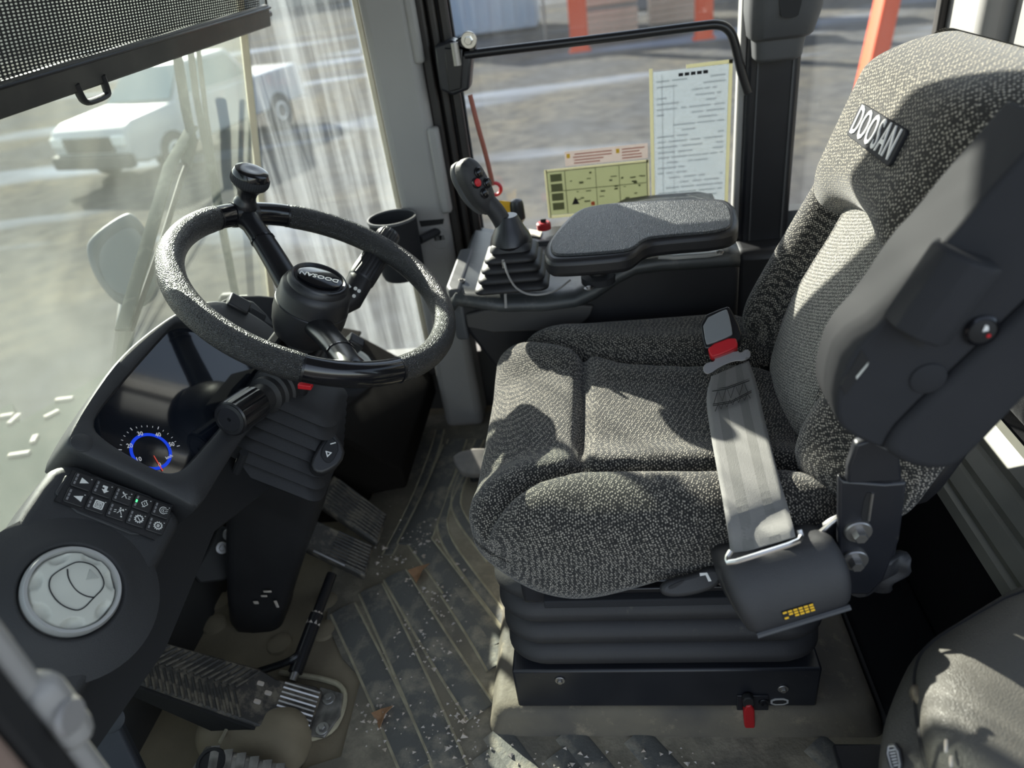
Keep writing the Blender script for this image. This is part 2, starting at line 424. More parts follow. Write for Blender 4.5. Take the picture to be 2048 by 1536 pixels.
def outdoor():
    t = thing('warehouse', 'dark grey warehouse across the yard seen through the side window', 'building', (9, 33, GZ))
    mesh_obj('wall', abox(1.0, 26, 32, 40, GZ, 7), M_wallo, t, smooth=0)
    mesh_obj('roof', abox(.6, 26.4, 31.6, 40.4, 7, 7.3), M_blue, t, smooth=0)
    for k, (a, b) in enumerate(((3.6, 5.4), (8.5, 11.5), (15, 18))):
        d = mesh_obj('roller_door', abox(a, b, 31.9, 32.05, GZ, 2.2), (M_crate if k == 0 else M_blue), t, smooth=0)
        mesh_obj('door_frame', join(abox(a-.15, a, 31.85, 32, GZ, 2.3), abox(b, b+.15, 31.85, 32, GZ, 2.3), abox(a-.15, b+.15, 31.85, 32, 2.2, 2.4)), M_black, d, smooth=0)
    t = thing('shipping_container', 'blue-grey corrugated shipping container behind the grab rail', 'container', (-6.2, 30, GZ))
    mesh_obj('shell', abox(-8.6, -1.8, 28.6, 31.2, GZ+.15, 3.2), M_blue, t, bevel=.04)
    for k in range(14): mesh_obj('rib', abox(-8.4+k*.47, -8.2+k*.47, 28.55, 28.62, GZ+.3, 3.0), M_blue, t, smooth=0)
    mesh_obj('base_rail', abox(-8.6, -1.8, 28.6, 31.2, GZ, GZ+.15), M_black, t, smooth=0)
    t = thing('sign_board', 'white board with a blue mark beside the container', 'sign', (-1.35, 25.4, GZ))
    mesh_obj('post', tube([(-1.35, 25.4, GZ), (-1.35, 25.4, -.1)], .05, 8), M_steel, t)
    mesh_obj('board', abox(-1.75, -.95, 25.3, 25.36, -.5, 1.2), M_white, t, bevel=.02)
    mesh_obj('mark', abox(-1.45, -1.2, 25.27, 25.3, -.35, -.05), pm('sign_blue', (.05, .2, .7), .5), t, smooth=0)
    for nm, x, y, lb in (('crate_stack', .6, 24.2, 'pale wooden crate stack behind the shorter orange post'), ('crate_stack', 3.0, 25.6, 'pale wooden crate stack nearest the dark warehouse wall')):
        t = thing(nm, lb, 'crates', (x, y, GZ), 'crate stacks in the yard')
        for k in range(4):
            c = mesh_obj('crate', abox(x-.95, x+.95, y-.6, y+.6, GZ+k*.85+.1, GZ+k*.85+.83), M_crate, t, bevel=.02)
            for s in range(4): mesh_obj('slat', abox(x-.97, x+.97, y-.64, y-.6, GZ+k*.85+.13+s*.18, GZ+k*.85+.26+s*.18), M_crate, c, smooth=0)
            mesh_obj('pallet', abox(x-.95, x+.95, y-.6, y+.6, GZ+k*.85, GZ+k*.85+.08), M_worn, c, smooth=0)
    for q, w, lb in (((1160, 103), .26, 'orange steel post standing in front of pale crates'), ((1407, 78), .24, 'orange steel post before the dark warehouse wall')):
        p = PZ(*q, GZ)
        t = thing('orange_post', lb, 'post', p, 'orange posts in the yard')
        mesh_obj('post', abox(p.x-w, p.x+w, p.y-.1, p.y+.1, GZ, 4.5), M_orange, t, bevel=.03)
        mesh_obj('foot_plate', abox(p.x-w*1.2, p.x+w*1.2, p.y-.22, p.y+.22, GZ, GZ+.05), M_orange, t, bevel=.01)
    # slanting orange boom seen over the head pad
    t = thing('orange_boom', 'bright orange slanting machine boom seen beyond the seat top', 'boom', PD(1730, 200, 6.5))
    a, b = PD(1728, 210, 6.6), PD(1815, -180, 6.9)
    mesh_obj('boom_beam', tube([a - (b-a)*2.2, a, b, b + (b-a)*.6], .155, 4, flat=(1, .8)), M_orange, t, smooth=20, bevel=.02)
    mesh_obj('foot_plate', lathe([(.3, 0), (.3, .06), (.24, .08)], (a-(b-a)*2.2), AZ, 20), M_orange, t)
    t = thing('sky_cover_wall', 'added long grey wall hiding the bright low sky beyond the pickup', 'building', (-60, 75, GZ))  # invented backdrop, covers the yellow horizon glow behind the sunshade
    mesh_obj('wall', loft([[V((-110, 60, z)), V((-12, 84, z)), V((-12, 92, z)), V((-110, 68, z))] for z in (GZ, 7.5)]), pm('sky_cover_grey', (.20, .20, .19), .8, noise=(.2, .6, (.14, .14, .14))), t, smooth=0)
    mesh_obj('roof', loft([[V((-111, 59, z)), V((-11, 83.5, z)), V((-11, 92.5, z)), V((-111, 68.5, z))] for z in (7.5, 8.1)]), M_wallo, t, smooth=0)
    # pickup
    f = V((-8.9, 11.6, GZ)); d = V((.28, .96, 0)); s = V((.96, -.28, 0))
    t = thing('pickup_truck', 'pale silver pickup parked in the yard, seen through the windshield', 'truck', f)
    def P(l, w, h): return f + d*l + s*w + AZ*h
    prof = [(0, .45), (-.05, .75), (.0, 1.0), (.25, 1.12), (1.35, 1.2), (5.2, 1.22), (5.25, .5), (.3, .38)]
    mesh_obj('body', loft([[P(l, w*.97 if h > 1 else w, h) for l, h in prof] for w in (-.95, .95)]), M_truck, t, bevel=.07, segs=3)
    cab = [(1.35, 1.18, .90), (2.0, 1.78, .72), (3.3, 1.82, .72), (3.75, 1.2, .9)]
    mesh_obj('cabin', loft([[P(l, sg*w, h) for l, h, w in cab] for sg in (-1, 1)]), M_truck, t, bevel=.05, segs=3)
    mesh_obj('windshield', ([P(1.36, -.80, 1.24), P(1.36, .80, 1.24), P(1.94, .66, 1.75), P(1.94, -.66, 1.75)], [[0, 1, 2, 3]]), M_tglass, t, solid=.02, smooth=0)
    for sg in (-1, 1): mesh_obj('side_window', ([P(1.75, sg*.87, 1.26), P(3.5, sg*.87, 1.26), P(3.2, sg*.755, 1.74), P(2.1, sg*.755, 1.74)], [[0, 1, 2, 3]]), M_tglass, t, solid=.02, smooth=0)
    mesh_obj('grille', rbox(P(-.04, 0, .78), s*.6, d*.03, AZ*.13), M_black, t, bevel=.02)
    mesh_obj('bumper', rbox(P(-.08, 0, .5), s*.95, d*.1, AZ*.12), M_tyre, t, bevel=.04)
    for sg in (-1, 1): mesh_obj('headlight', rbox(P(-.02, sg*.76, .84), s*.15, d*.06, AZ*.09), M_lamp, t, bevel=.03)
    for l in (.95, 4.2):
        for sg in (-1, 1):
            w = mesh_obj('wheel', lathe([(.2, -.11), (.36, -.11), (.39, -.06), (.39, .06), (.36, .11), (.2, .11)], P(l, sg*.86, .39), s, 24), M_tyre, t)
            mesh_obj('rim', lathe([(.0, .09), (.18, .115), (.22, .1)], P(l, sg*.86, .39), s*sg, 16), M_lamp, w)
    # machine parts just outside the windshield
    t = thing('front_platform', 'dusty grey-green platform plate just outside the windshield', 'platform', (-1.2, 0, -.08))
    pl = Plane(AZ, (0, 0, -.06))
    out = pl.pts([(-260, 980), (-40, 836), (24, 806), (36, 846), (290, 700), (430, 655), (480, 900), (200, 1100), (-120, 1300)])
    mesh_obj('plate', prism(out, AZ, .04), pm('dusty_green_grey', (.050, .060, .054), .9, spec=0.0, noise=(4, .8, (.06, .066, .06)), dust=(7, .52, (.09, .09, .078), .25)), t, smooth=0)
    for q in ((105, 830), (70, 880), (30, 840), (40, 910), (130, 800), (15, 833)):
        p = pl(*q); a = random.uniform(0, 3)
        mesh_obj('mud_flake', rbox(p+AZ*.005, V((cos(a), sin(a), 0))*random.uniform(.02, .045), V((-sin(a), cos(a), 0))*.009, AZ*.004), M_chip, t, bevel=.002)
    mesh_obj('bracket', tube([pl(150, 930), pl(150, 930) - AZ*.5], .05, 8), M_black, t)
    mesh_obj('support', abox(-2.2, -.95, -.5, .6, -1.2, -.10), M_black, t, smooth=0)
    # work lamp
    t = thing('work_lamp', 'grey rounded work lamp housing outside the dirty windshield', 'lamp', PD(225, 640, 1.75))
    n = V((.5, -.75, .4)).normalized(); pl2 = Plane(n, PD(235, 520, 1.62))
    L = chaikin2([(168, 500), (180, 470), (245, 424), (268, 425), (300, 470), (320, 570), (285, 612), (235, 612), (190, 560)], 2)
    mesh_obj('housing', prism(pl2.pts(L), n, .10), pm('weathered_grey', (.10, .11, .12), .5, noise=(6, .6, (.14, .15, .155))), t, bevel=.02, segs=3)
    mesh_obj('face', prism([p + n*.004 for p in pl2.pts(chaikin2([(190, 500), (260, 446), (290, 480), (300, 560), (270, 595), (215, 580)], 2))], n, .006), pm('lamp_face', (.15, .17, .19), .35), t)
    mesh_obj('arm', tube(smooth_path([pl2(255, 600)-n*.05, pl2(245, 660)-n*.05, PZ(235, 760, -.05)], 2), .022, 10), M_steel, t)
    # wiper
    def gl(px, py, off=.03):
        return PX(px, py, -.90) 
    t = thing('windshield_wiper', 'dusty twin-arm wiper resting against the windshield outside', 'wiper', PX(468, 590, -.90))
    M_wip = pm('wiper_grey', (.05, .06, .055), .9, spec=.05, dust=(30, .5, (.13, .135, .12), .2))
    mesh_obj('wiper_arm', tube([gl(376, 60), gl(392, 190), gl(418, 330), gl(448, 480), gl(470, 592)], .008, 8), M_wip, t)
    mesh_obj('wiper_link', tube([gl(392, 60), gl(412, 230), gl(442, 420), gl(474, 592)], .006, 8), M_wip, t)
    mesh_obj('wiper_blade', tube([gl(340, 60), gl(356, 120), gl(372, 220), gl(385, 280), gl(372, 330)], .012, 6, flat=(.5, 1.6)), M_wip, t)
    mesh_obj('blade_holder', tube([gl(384, 255), gl(340, 330), gl(300, 470), gl(245, 660)], .011, 6, flat=(.5, 1.5)), M_wip, t)
    mesh_obj('blade_rubber', tube([gl(392, 280), gl(362, 360), gl(325, 480), gl(262, 660)], .006, 6), M_black, t)
    mesh_obj('pivot', lathe([(.02, 0), (.02, .03), (.012, .04)], gl(472, 600), -AX, 16), M_black, t)
outdoor()

# ================================================================ CAB SHELL
FZ = .03
def shell():
    struct(mesh_obj('floor', abox(-.80, .80, -.62, .78, -.02, FZ), M_dirt, smooth=0))
    struct(mesh_obj('ceiling', abox(-.72, .82, -.66, .76, 1.50, 1.56), M_roof, bevel=.02))
    wr = struct(mesh_obj('wall_right', join(abox(-.80, -.32, .74, .78, FZ, .20), abox(-.32, .80, .74, .78, FZ, .50)), M_wallin, smooth=0))
    struct(mesh_obj('wall_front', join(abox(-.84, -.80, -.62, .74, FZ-.05, .14), abox(-.82, -.80, -.30, .58, .14, .475)), M_wallin, smooth=0))  # upper piece behind the dash added to stop sun reaching the floor
    struct(mesh_obj('wall_left', join(abox(-.80, -.43, -.66, -.62, -.02, .30), abox(-.43, .80, -.66, -.62, -.10, .03)), M_wallin, smooth=0))
    wb = struct(mesh_obj('wall_rear', join(abox(.80, .84, -.62, .74, FZ, .62), abox(.80, .84, -.62, .74, 1.38, 1.5)), M_grey, smooth=0))
    # right-hand side windows
    w1 = struct(mesh_obj('window_1', abox(-.30, .30, .699, .704, .46, 1.5), M_glassS, smooth=0))
    mesh_obj('seal', join(abox(-.30, .30, .69, .71, .44, .475)), M_seal, w1, bevel=.004)
    w2 = struct(mesh_obj('window_2', abox(.40, .66, .699, .704, .46, 1.5), M_glassS, smooth=0))
    mesh_obj('seal', abox(.40, .66, .69, .71, .44, .475), M_seal, w2, bevel=.004)
    mesh_obj('seal', abox(.645, .66, .685, .71, .46, 1.5), M_seal, w2, bevel=.004)
    # pane between the leaning joint and the front pillar
    def jx(z): return -.80 + .213*(z-.45)
    w3 = struct(mesh_obj('window_3', ([(jx(.16), .70, .16), (-.43, .70, .16), (-.43, .70, 1.5), (jx(1.5), .70, 1.5)], [[0, 1, 2, 3]]), M_glassC, smooth=0, solid=.005))
    mesh_obj('seal', abox(jx(.2), -.42, .685, .72, .17, .215), M_seal, w3, bevel=.005)
    mesh_obj('seal', abox(-.437, -.424, .68, .705, .2, 1.5), M_seal, w3, bevel=.004)
    j = struct(mesh_obj('trim_1', tube([(jx(.12), .70, .12), (jx(1.5), .70, 1.5)], .011, 4, flat=(1.3, .8), up=AY), M_cream, smooth=20))
    # curved windshield
    def ws_(u, v):
        y = -.6 + 1.3*u; z = .08 + 1.42*v
        return (jx(z) - .10*(1-((y-.05)/.65)**2), y, z)
    w4 = struct(mesh_obj('window_4', grid(ws_, 24, 12), M_glassF, solid=.005))
    w5 = struct(mesh_obj('window_5', ([(jx(.16), -.60, .16), (-.43, -.60, .16), (-.43, -.60, 1.5), (jx(1.5), -.60, 1.5)], [[0, 1, 2, 3]]), M_glassC, smooth=0, solid=.005))
    struct(mesh_obj('trim_2', tube([(jx(.12), -.60, .12), (jx(1.5), -.60, 1.5)], .011, 4, flat=(1.3, .8), up=AY), M_cream, smooth=20))
    w6 = struct(mesh_obj('window_6', abox(.815, .82, -.55, .62, .62, 1.38), M_glassS, smooth=0))
    # right front pillar: grey trim, cream lip, black runners
    tp = sthing('trim_3', 'grey plastic front pillar trim with black window runners', (-.38, .70, FZ))
    mesh_obj('trim_cover', abox(-.425, -.325, .64, .74, FZ, 1.5), M_grey, tp, bevel=.018, segs=3)
    mesh_obj('cream_lip', abox(-.436, -.424, .65, .675, .22, 1.5), M_cream, tp, bevel=.004)
    for k, (a, b) in enumerate(((-.325, -.305), (-.300, -.285), (-.280, -.262))):
        mesh_obj('runner', abox(a, b, .665+.008*k, .72, .47, 1.5), M_seal, tp, bevel=.004)
    mesh_obj('runner_bed', abox(-.33, -.262, .695, .73, .47, 1.5), M_black, tp, smooth=0)
    mesh_obj('edge_step', join(abox(-.335, -.312, .635, .66, .60, .78), abox(-.335, -.316, .637, .66, .9, 1.05)), M_grey, tp, bevel=.006)
    # recess low on the pillar
    pl = Plane((0, -1, 0), (0, .639, 0))
    mesh_obj('recess', prism(pl.pts([(838, 442), (888, 438), (886, 448), (842, 454)]), -AY, .002), M_black, tp, smooth=0)
    mesh_obj('coin_tray', prism(pl.pts(chaikin2([(850, 455), (890, 450), (902, 495), (866, 500)], 1)), -AY, .004), M_grey, tp, bevel=.001)
    mesh_obj('maker_mark', prism(pl.pts([(866, 472), (888, 469), (891, 480), (869, 483)]), -AY, .006), M_greyd, tp, bevel=.001)
    # middle pillar, black
    tb = sthing('trim_4', 'black steel middle pillar between the side windows', (.345, .70, FZ))
    mesh_obj('pillar_body', abox(.30, .40, .66, .75, .45, 1.5), M_steelp, tb, bevel=.008)
    mesh_obj('front_edge', abox(.288, .30, .672, .71, .47, 1.5), M_grey, tb, bevel=.003)
    mesh_obj('groove', abox(.318, .321, .657, .664, .47, 1.5), M_greym, tb, smooth=0)
    mesh_obj('groove', abox(.383, .387, .657, .664, .47, 1.5), M_greym, tb, smooth=0)
    mesh_obj('lower_cover', abox(.28, .42, .60, .74, FZ, .47), M_plast, tb, bevel=.02)
    # grey cap on the middle pillar
    tcp = thing('pillar_cap', 'grey rounded cap with a dark opening high on the middle pillar', 'trim', (.35, .62, .84))
    def rr(z, hx, hy, cy): return [V((x, y, z)) for x, y in rrect(.348, cy, hx, hy, min(hx, hy)*.6)]
    mesh_obj('cap_body', loft([rr(.872, .050, .036, .635), rr(.878, .055, .042, .63), rr(.92, .063, .05, .62), rr(1.05, .066, .055, .61), rr(1.5, .066, .055, .61)]), M_greym, tcp, bevel=.004)
    mesh_obj('cap_collar', loft([rr(.832, .034, .026, .645), rr(.838, .042, .030, .64), rr(.874, .046, .032, .638)]), M_greym, tcp, bevel=.003)
    pl = Plane((0, -1, 0), (0, .566, 0))
    mesh_obj('opening', prism(pl.pts(chaikin2([(1555, -60), (1612, -60), (1600, 28), (1588, 36), (1566, 36), (1560, 28)], 1)), -AY, .01), M_black, tcp, smooth=0)
    # rear corner
    tr = sthing('trim_5', 'pale grey rear corner pillar lit by the sun', (.70, .62, FZ))
    mesh_obj('pillar_body', abox(.66, .80, .55, .74, FZ, 1.5), M_grey, tr, bevel=.025, segs=3)
    tq = sthing('trim_6', 'grey rear panel behind the head pad', (.74, .42, FZ))
    mesh_obj('pillar_body', abox(.70, .80, .20, .55, FZ, 1.0), M_grey, tq, bevel=.02, segs=3)
    # left front pillar by the door
    tl = sthing('trim_7', 'pale grey door-side pillar with a raised hinge cover', (-.38, -.60, FZ))
    mesh_obj('trim_cover', abox(-.405, -.348, -.6187, -.60, FZ, 1.5), M_grey, tl, bevel=.010, segs=3)
    mesh_obj('door_seal', abox(-.42, -.346, -.640, -.6187, FZ, 1.5), M_black, tl, bevel=.005)
    mesh_obj('outer_skin', abox(-.44, -.345, -.70, -.641, FZ, 1.5), pm('dusty_outer', (.24, .17, .14), .6), tl, bevel=.006)
    hc = mesh_obj('hinge_cover', abox(-.372, -.3395, -.6185, -.594, .678, .742), M_grey, tl, bevel=.014, segs=3)
    mesh_obj('cover_plug', lathe([(0, .003), (.010, .003), (.012, .0)], PX(139, 1432, -.3393), AX, 24), pm('plug_grey', (.24, .23, .225), .5), hc)
    t = thing('sun_block_box', 'dark added box in the front corner, blocking sun from the floor', 'box', (-.62, .5, FZ))  # made-up box that keeps direct sun off the floor
    pr = [V((-.79, .30, FZ)), V((-.79, .30, .36)), V((-.60, .30, .30)), V((-.44, .30, .175)), V((-.44, .30, .12)), V((-.56, .30, .10)), V((-.56, .30, FZ))]
    mesh_obj('box_body', prism(pr, -AY, .38), pm('matt_dark_box', (.009, .008, .007), .9, spec=.05), t, bevel=.008)
    mesh_obj('box_lid', prism([V((-.785, .295, .362)), V((-.785, .295, .372)), V((-.595, .295, .312)), V((-.60, .295, .302))], -AY, .385), pm('matt_dark_box', (.009, .008, .007)), t, bevel=.003)
shell()

# ================================================================ FLOOR MAT
def floor_mat():
    t = thing('floor_mat', 'dusty dark rubber floor mat with raised diagonal ribs', 'mat', (-.3, .1, FZ))
    top = Plane(AZ, (0, 0, FZ+.006))
    mesh_obj('mat_sheet', prism([(-.62, -.55, FZ+.006), (.40, -.55, FZ+.006), (.40, .70, FZ+.006), (-.55, .70, FZ+.006), (-.55, .40, FZ+.006), (-.60, .22, FZ+.006), (-.555, .02, FZ+.006), (-.50, -.06, FZ+.006), (-.455, -.10, FZ+.006), (-.45, -.24, FZ+.006), (-.62, -.30, FZ+.006)], AZ, .006), M_floorm, t, smooth=0)
    ribs = [[(686, 1218), (760, 1370), (835, 1540)], [(742, 1178), (822, 1350), (905, 1545)], [(790, 1150), (880, 1300), (962, 1425)],
            [(836, 1078), (912, 1180), (992, 1292)], [(905, 1180), (960, 1262), (1000, 1330)], [(925, 940), (885, 1020), (885, 1075), (950, 1165), (1015, 1250)],
            [(960, 880), (908, 990), (918, 1035), (985, 1120)], [(775, 1110), (832, 1000), (870, 900), (880, 860)], [(815, 1090), (865, 990), (905, 890)], [(840, 1085), (893, 940), (915, 880)]]
    for r in ribs:
        P = smooth_path([top(*q) for q in r], 2)
        w = .024 if r[0][1] > 1050 and len(r) < 4 else .011
        rb = mesh_obj('rib', tube(P, w, 12, flat=(.20, 1), up=AZ), M_rib, t)
        for s in (-1, 1):
            T, F = frames(P, up=AZ)
            mesh_obj('rib_edge', tube([p + f[1]*(w*1.02*s) for p, f in zip(P, F)], .0026, 6, up=AZ), M_ribedge, rb)
    for q in ((1030, 1512), (1180, 1514), (1322, 1522), (1008, 1560), (1160, 1560), (1695, 1540)):
        c = top(*q); mesh_obj('pad', tube([c + V((-.035, .04, 0)), c + V((.035, -.05, 0))], .022, 12, flat=(.14, 1), up=AZ), M_rib, t)
    for q in ((655, 1205), (648, 1262), (560, 1290), (440, 1205), (430, 1250)):
        c = PZ(*q, FZ); mesh_obj('stud', lathe([(.024, 0), (.022, .006), (.014, .009), (0, .0095)], c, AZ, 20), M_dirt, t)
    # framed access plate beside the accelerator hinge
    pl = mesh_obj('access_frame', tube(smooth_path([top(*q) for q in ((560, 1345), (640, 1356), (690, 1372), (688, 1420), (660, 1472), (575, 1482))], 2), .005, 8, up=AZ), M_ribedge, t)
    # crumbs of dried mud and grit, nobody could count them
    vs, fs = [], []
    rnd = random.Random(3)
    centres = [((868, 1290), 46), ((900, 1450), 42), ((985, 1455), 24), ((830, 1300), 40), ((880, 1190), 30), ((800, 1110), 40), ((1026, 1425), 14), ((760, 1430), 30), ((1180, 1505), 60), ((1330, 1520), 70), ((900, 1500), 60), ((840, 1080), 20)]
    for (c, s) in centres:
        for _ in range(75):
            p = top(c[0] + rnd.gauss(0, s), c[1] + rnd.gauss(0, s*.9))
            if (p.x > -.235 and p.y > -.22) or (p.x < -.45 and p.y < -.08): continue
            k = len(vs); h = rnd.uniform(.0012, .0042) * (1.6 if rnd.random() < .12 else 1)
            p.z = FZ + .005 + (.005 if rnd.random() < .5 else 0)
            a = rnd.uniform(0, 6.28)
            for i in range(3): vs.append(p + V((cos(a+i*2.1)*h*rnd.uniform(.6, 1.5), sin(a+i*2.1)*h, 0)))
            vs.append(p + V((0, 0, h*.9)))
            fs += [[k, k+1, k+3], [k+1, k+2, k+3], [k+2, k, k+3], [k, k+2, k+1]]
    g = mesh_obj('mud_crumbs', (vs, fs), M_chip, smooth=0)
    g['kind'] = 'stuff'; tag(g, 'pale crumbs of dried mud and grit scattered over the mat', 'grit')
    for q, s, lb in (((835, 1145), .022, 'curled brown dry leaf lying beside the brake pedals'), ((762, 1432), .018, 'small dry leaf scrap near the accelerator hinge'), ((265, 1400), .014, 'small brown leaf scrap under the dashboard')):
        c = PZ(*q, FZ+.016)
        P = [(-1, .3), (-.2, .75), (1, .9), (.5, .1), (.1, -1.2), (-.4, -.3)]
        vs = [c + V((x*s, y*s, .006*sin(3*x)+.003*y)) for x, y in P]
        o = mesh_obj('dry_leaf', (vs + [c + V((0, 0, -.004))], [[6, i, (i+1) % 6] for i in range(6)]), M_leaf, solid=.0008, smooth=0)
        tag(o, lb, 'leaf')
floor_mat()

# ================================================================ SEAT
SY = .03
SEAT_A = V((sin(radians(20)), 0, cos(radians(20)))); SEAT_N = V((-cos(radians(20)), 0, sin(radians(20)))); SEAT_B = V((.255, SY, .45))
def sst(a, b, x): x = max(0, min(1, (x-a)/(b-a))); return x*x*(3-2*x)
def segd(p, poly):
    best = 9
    for a, b in zip(poly[:-1], poly[1:]):
        dx, dy = b[0]-a[0], b[1]-a[1]; t = max(0, min(1, ((p[0]-a[0])*dx + (p[1]-a[1])*dy)/(dx*dx+dy*dy)))
        best = min(best, hypot(p[0]-a[0]-t*dx, p[1]-a[1]-t*dy))
    return best
NEAR = [(.30, -.145), (.13, -.138), (-.044, -.128), (-.10, -.145), (-.16, -.19), (-.22, -.25)]
FAR = [(.30, .125), (.13, .135), (.03, .155), (-.038, .185), (-.09, .215), (-.15, .25), (-.2, .27)]
CROSS = [(-.044, -.128), (-.040, .02), (-.038, .185)]
HALFC = (.232, .272, .072)
def cush(p):
    x, y, z = p
    f = sst(-.02, -.232, x)                         # towards the front edge
    y *= 1 - .13*f*f
    X, Y = .040 + x, SY + y
    top = sst(-.02, .05, z)
    b = sst(.10, .17, abs(y+.005))
    z += top*(.016*b - .010*sst(-.10, -.232, x))
    if z > 0:
        d = min(segd((X, Y), NEAR), segd((X, Y), FAR)); d2 = segd((X, Y), CROSS)
        z -= top*(.020*math.exp(-(d/.011)**2) + .019*math.exp(-(d2/.010)**2))
        z += top*.006*math.exp(-((d-.04)/.025)**2)
    else:
        z += .066*sst(-.12, .13, x)*min(1, -z/.04) + .012*sst(-.12, -.232, x)   # underside rises fore and aft
    X += .010*max(0, -z/.066)*f                     # front face leans back below
    return V((X, Y, .418 + z))
def backr(p):
    y, h, t = p                                      # y lateral, h height about the middle, t towards the front
    H = h + .235
    y *= 1 - .40*sst(.20, .46, H) - .05*sst(.08, 0, H)
    if t < 0: t *= .25 + .75*sst(.10, .38, H)
    if t > 0:
        g = sst(0, .05, t)
        b = sst(.115, .165, abs(y))
        bl = .024 + .020*sst(.32, .05, H)
        t += g*(b*bl - .014*math.exp(-((abs(y)-.122)/.014)**2) + .012*math.exp(-((H-.14)/.09)**2)*(1-b))
        t -= g*.035*sst(.17, .262, abs(y))
    return SEAT_B + AY*y + SEAT_A*H + SEAT_N*(t-.030)
def headp(p):
    y, h, t = p
    k = sst(.03, -.145, h)
    h += k*(.075*(1-min(1, (y/.18)**2)) - .012)
    y *= 1 - .12*sst(0, .145, h) + .04*k
    t += .006*(1-(y/.2)**2) - .02*sst(.10, .2, abs(y))*(1 if t > 0 else 0)
    if t > 0: t -= .035*sst(.07, .145, h)
    return SEAT_B + AY*y + SEAT_A*(h + .372) + SEAT_N*(t - .006)
HEADF = Plane(SEAT_N, SEAT_B + SEAT_N*(.0725))
def seat():
    t = thing('operator_seat', 'dark flecked fabric operator seat on a black bellows suspension', 'seat', (.05, SY, .09))
    mesh_obj('seat_cushion', pillow(HALFC, (.085, .060, .052), cush, 64), M_fabric, t, smooth=80)
    mesh_obj('backrest', pillow((.275, .235, .050), (.10, .10, .045), backr, 60), M_fabric, t, smooth=80)
    # pale middle panel of the backrest, a thin pad over the front
    def mid(p):
        y, h, tt = p; H = h + .225
        yy = y*(1 - .10*sst(.2, .4, H))
        return SEAT_B + AY*yy + SEAT_A*H + SEAT_N*(tt + .020 + .012*math.exp(-((H-.14)/.09)**2) - .010*(yy/.11)**2)
    lab(mesh_obj('middle_panel', pillow((.112, .205, .008), (.04, .05, .007), mid, 24), M_fabric_c, t, smooth=80), 'pale grey flecked centre panel of the backrest')
    hp = mesh_obj('head_pad', pillow((.222, .138, .075), (.09, .08, .065), headp, 44), M_fabric_h, t, smooth=80)
    c = HEADF(1757, 268); up = SEAT_A
    xd = -AY
    mesh_obj('lettering', text_mesh('DOOSAN', c + SEAT_N*.0064, xd, up, .047, .60, .0007, bold=.006, space=1.12), M_white, hp, smooth=0)
    pts = [c + SEAT_N*.0057 + xd*x + up*y for x, y in rrect(0, 0, .072, .0195, .006)]
    lab(mesh_obj('name_patch', prism(pts, SEAT_N, .004), M_greyd, hp, bevel=.001), 'dark patch behind the white lettering')
    mesh_obj('back_shell', pillow((.22, .23, .02), (.06, .06, .018), lambda p: SEAT_B + AY*p.x + SEAT_A*(p.y+.25) + SEAT_N*(p.z-.085), 16), M_plast, t)
    # felt filling between cushion and backrest
    mesh_obj('felt_gusset', rbox((.27, SY-.01, .425), (.05, 0, .0), (0, .235, 0), (0, 0, .045)), M_fuzzy, t, bevel=.02, segs=3)
    # frame under the cushion
    fr = mesh_obj('seat_pan', abox(-.13, .27, -.205, .25, .335, .375), M_steelp, t, bevel=.006)
    mesh_obj('rail', abox(-.10, .22, -.222, -.203, .345, .358), M_greyd, fr, bevel=.002)
    mesh_obj('rail', abox(-.06, .20, -.215, -.200, .362, .371), M_satin, fr, bevel=.002)
    # bellows
    rings = []
    zs = []
    for k in range(4):
        z0 = .352 - k*.046
        zs += [(z0, -.016), (z0-.006, -.006), (z0-.016, .003), (z0-.026, .004), (z0-.036, -.001), (z0-.043, -.010), (z0-.046, -.020)]
    for z, o in zs:
        sh = .010*(.352-z)/.19
        rings.append([V((x - .003, y, z)) for x, y in rrect(.055, SY, .226+o-sh*.6, .212+o, .055, 8)])
    mesh_obj('suspension_bellows', loft(rings), M_rubberd, t, smooth=60)
    # base plate
    bp = mesh_obj('base_plate', abox(-.168, .272, -.186, .24, .082, .168), M_steelp, t, bevel=.004)
    for q in ((1120, 1360), (1566, 1377)): hexbolt('bolt', PY(*q, -.1865), -AY, .004, .004, M_steel, bp)
    py = Plane(-AY, (0, -.189, 0))
    mesh_obj('lever_bracket', prism([p for p in py.pts([(1474, 1392), (1537, 1392), (1537, 1432), (1474, 1432)])], -AY, .004), M_steelp, bp, bevel=.001)
    lv = mesh_obj('adjust_lever', prism(Plane(-AY, (0, -.200, 0)).pts(chaikin2([(1487, 1414), (1509, 1411), (1511, 1458), (1508, 1462), (1491, 1463), (1489, 1458)], 1)), -AY, .010), M_redd, t, bevel=.002)
    lab(lv, 'red height adjusting lever')
    mesh_obj('lever_pivot', prism(Plane(-AY, (0, -.198, 0)).pts(chaikin2([(1484, 1398), (1508, 1396), (1510, 1416), (1488, 1420)], 1)), -AY, .010), M_black, lv, bevel=.002)
    hexbolt('bolt', py(1528, 1404), -AY, .004, .005, M_satin, bp)
    L = Plane(-AY, (0, -.1875, 0))
    tt = mesh_obj('maker_tag', prism(L.pts(chaikin2([(1541, 1398), (1577, 1397), (1577, 1410), (1541, 1411)], 1)), -AY, .001), M_ring, bp)
    mesh_obj('tag_face', prism([p - AY*.0004 for p in L.pts(chaikin2([(1545, 1401), (1573, 1400), (1573, 1407), (1545, 1408)], 1))], -AY, .001), M_black, bp)
    # sliding handle
    ph = Plane((0, -.8, .6), PY(1390, 1168, -.262))
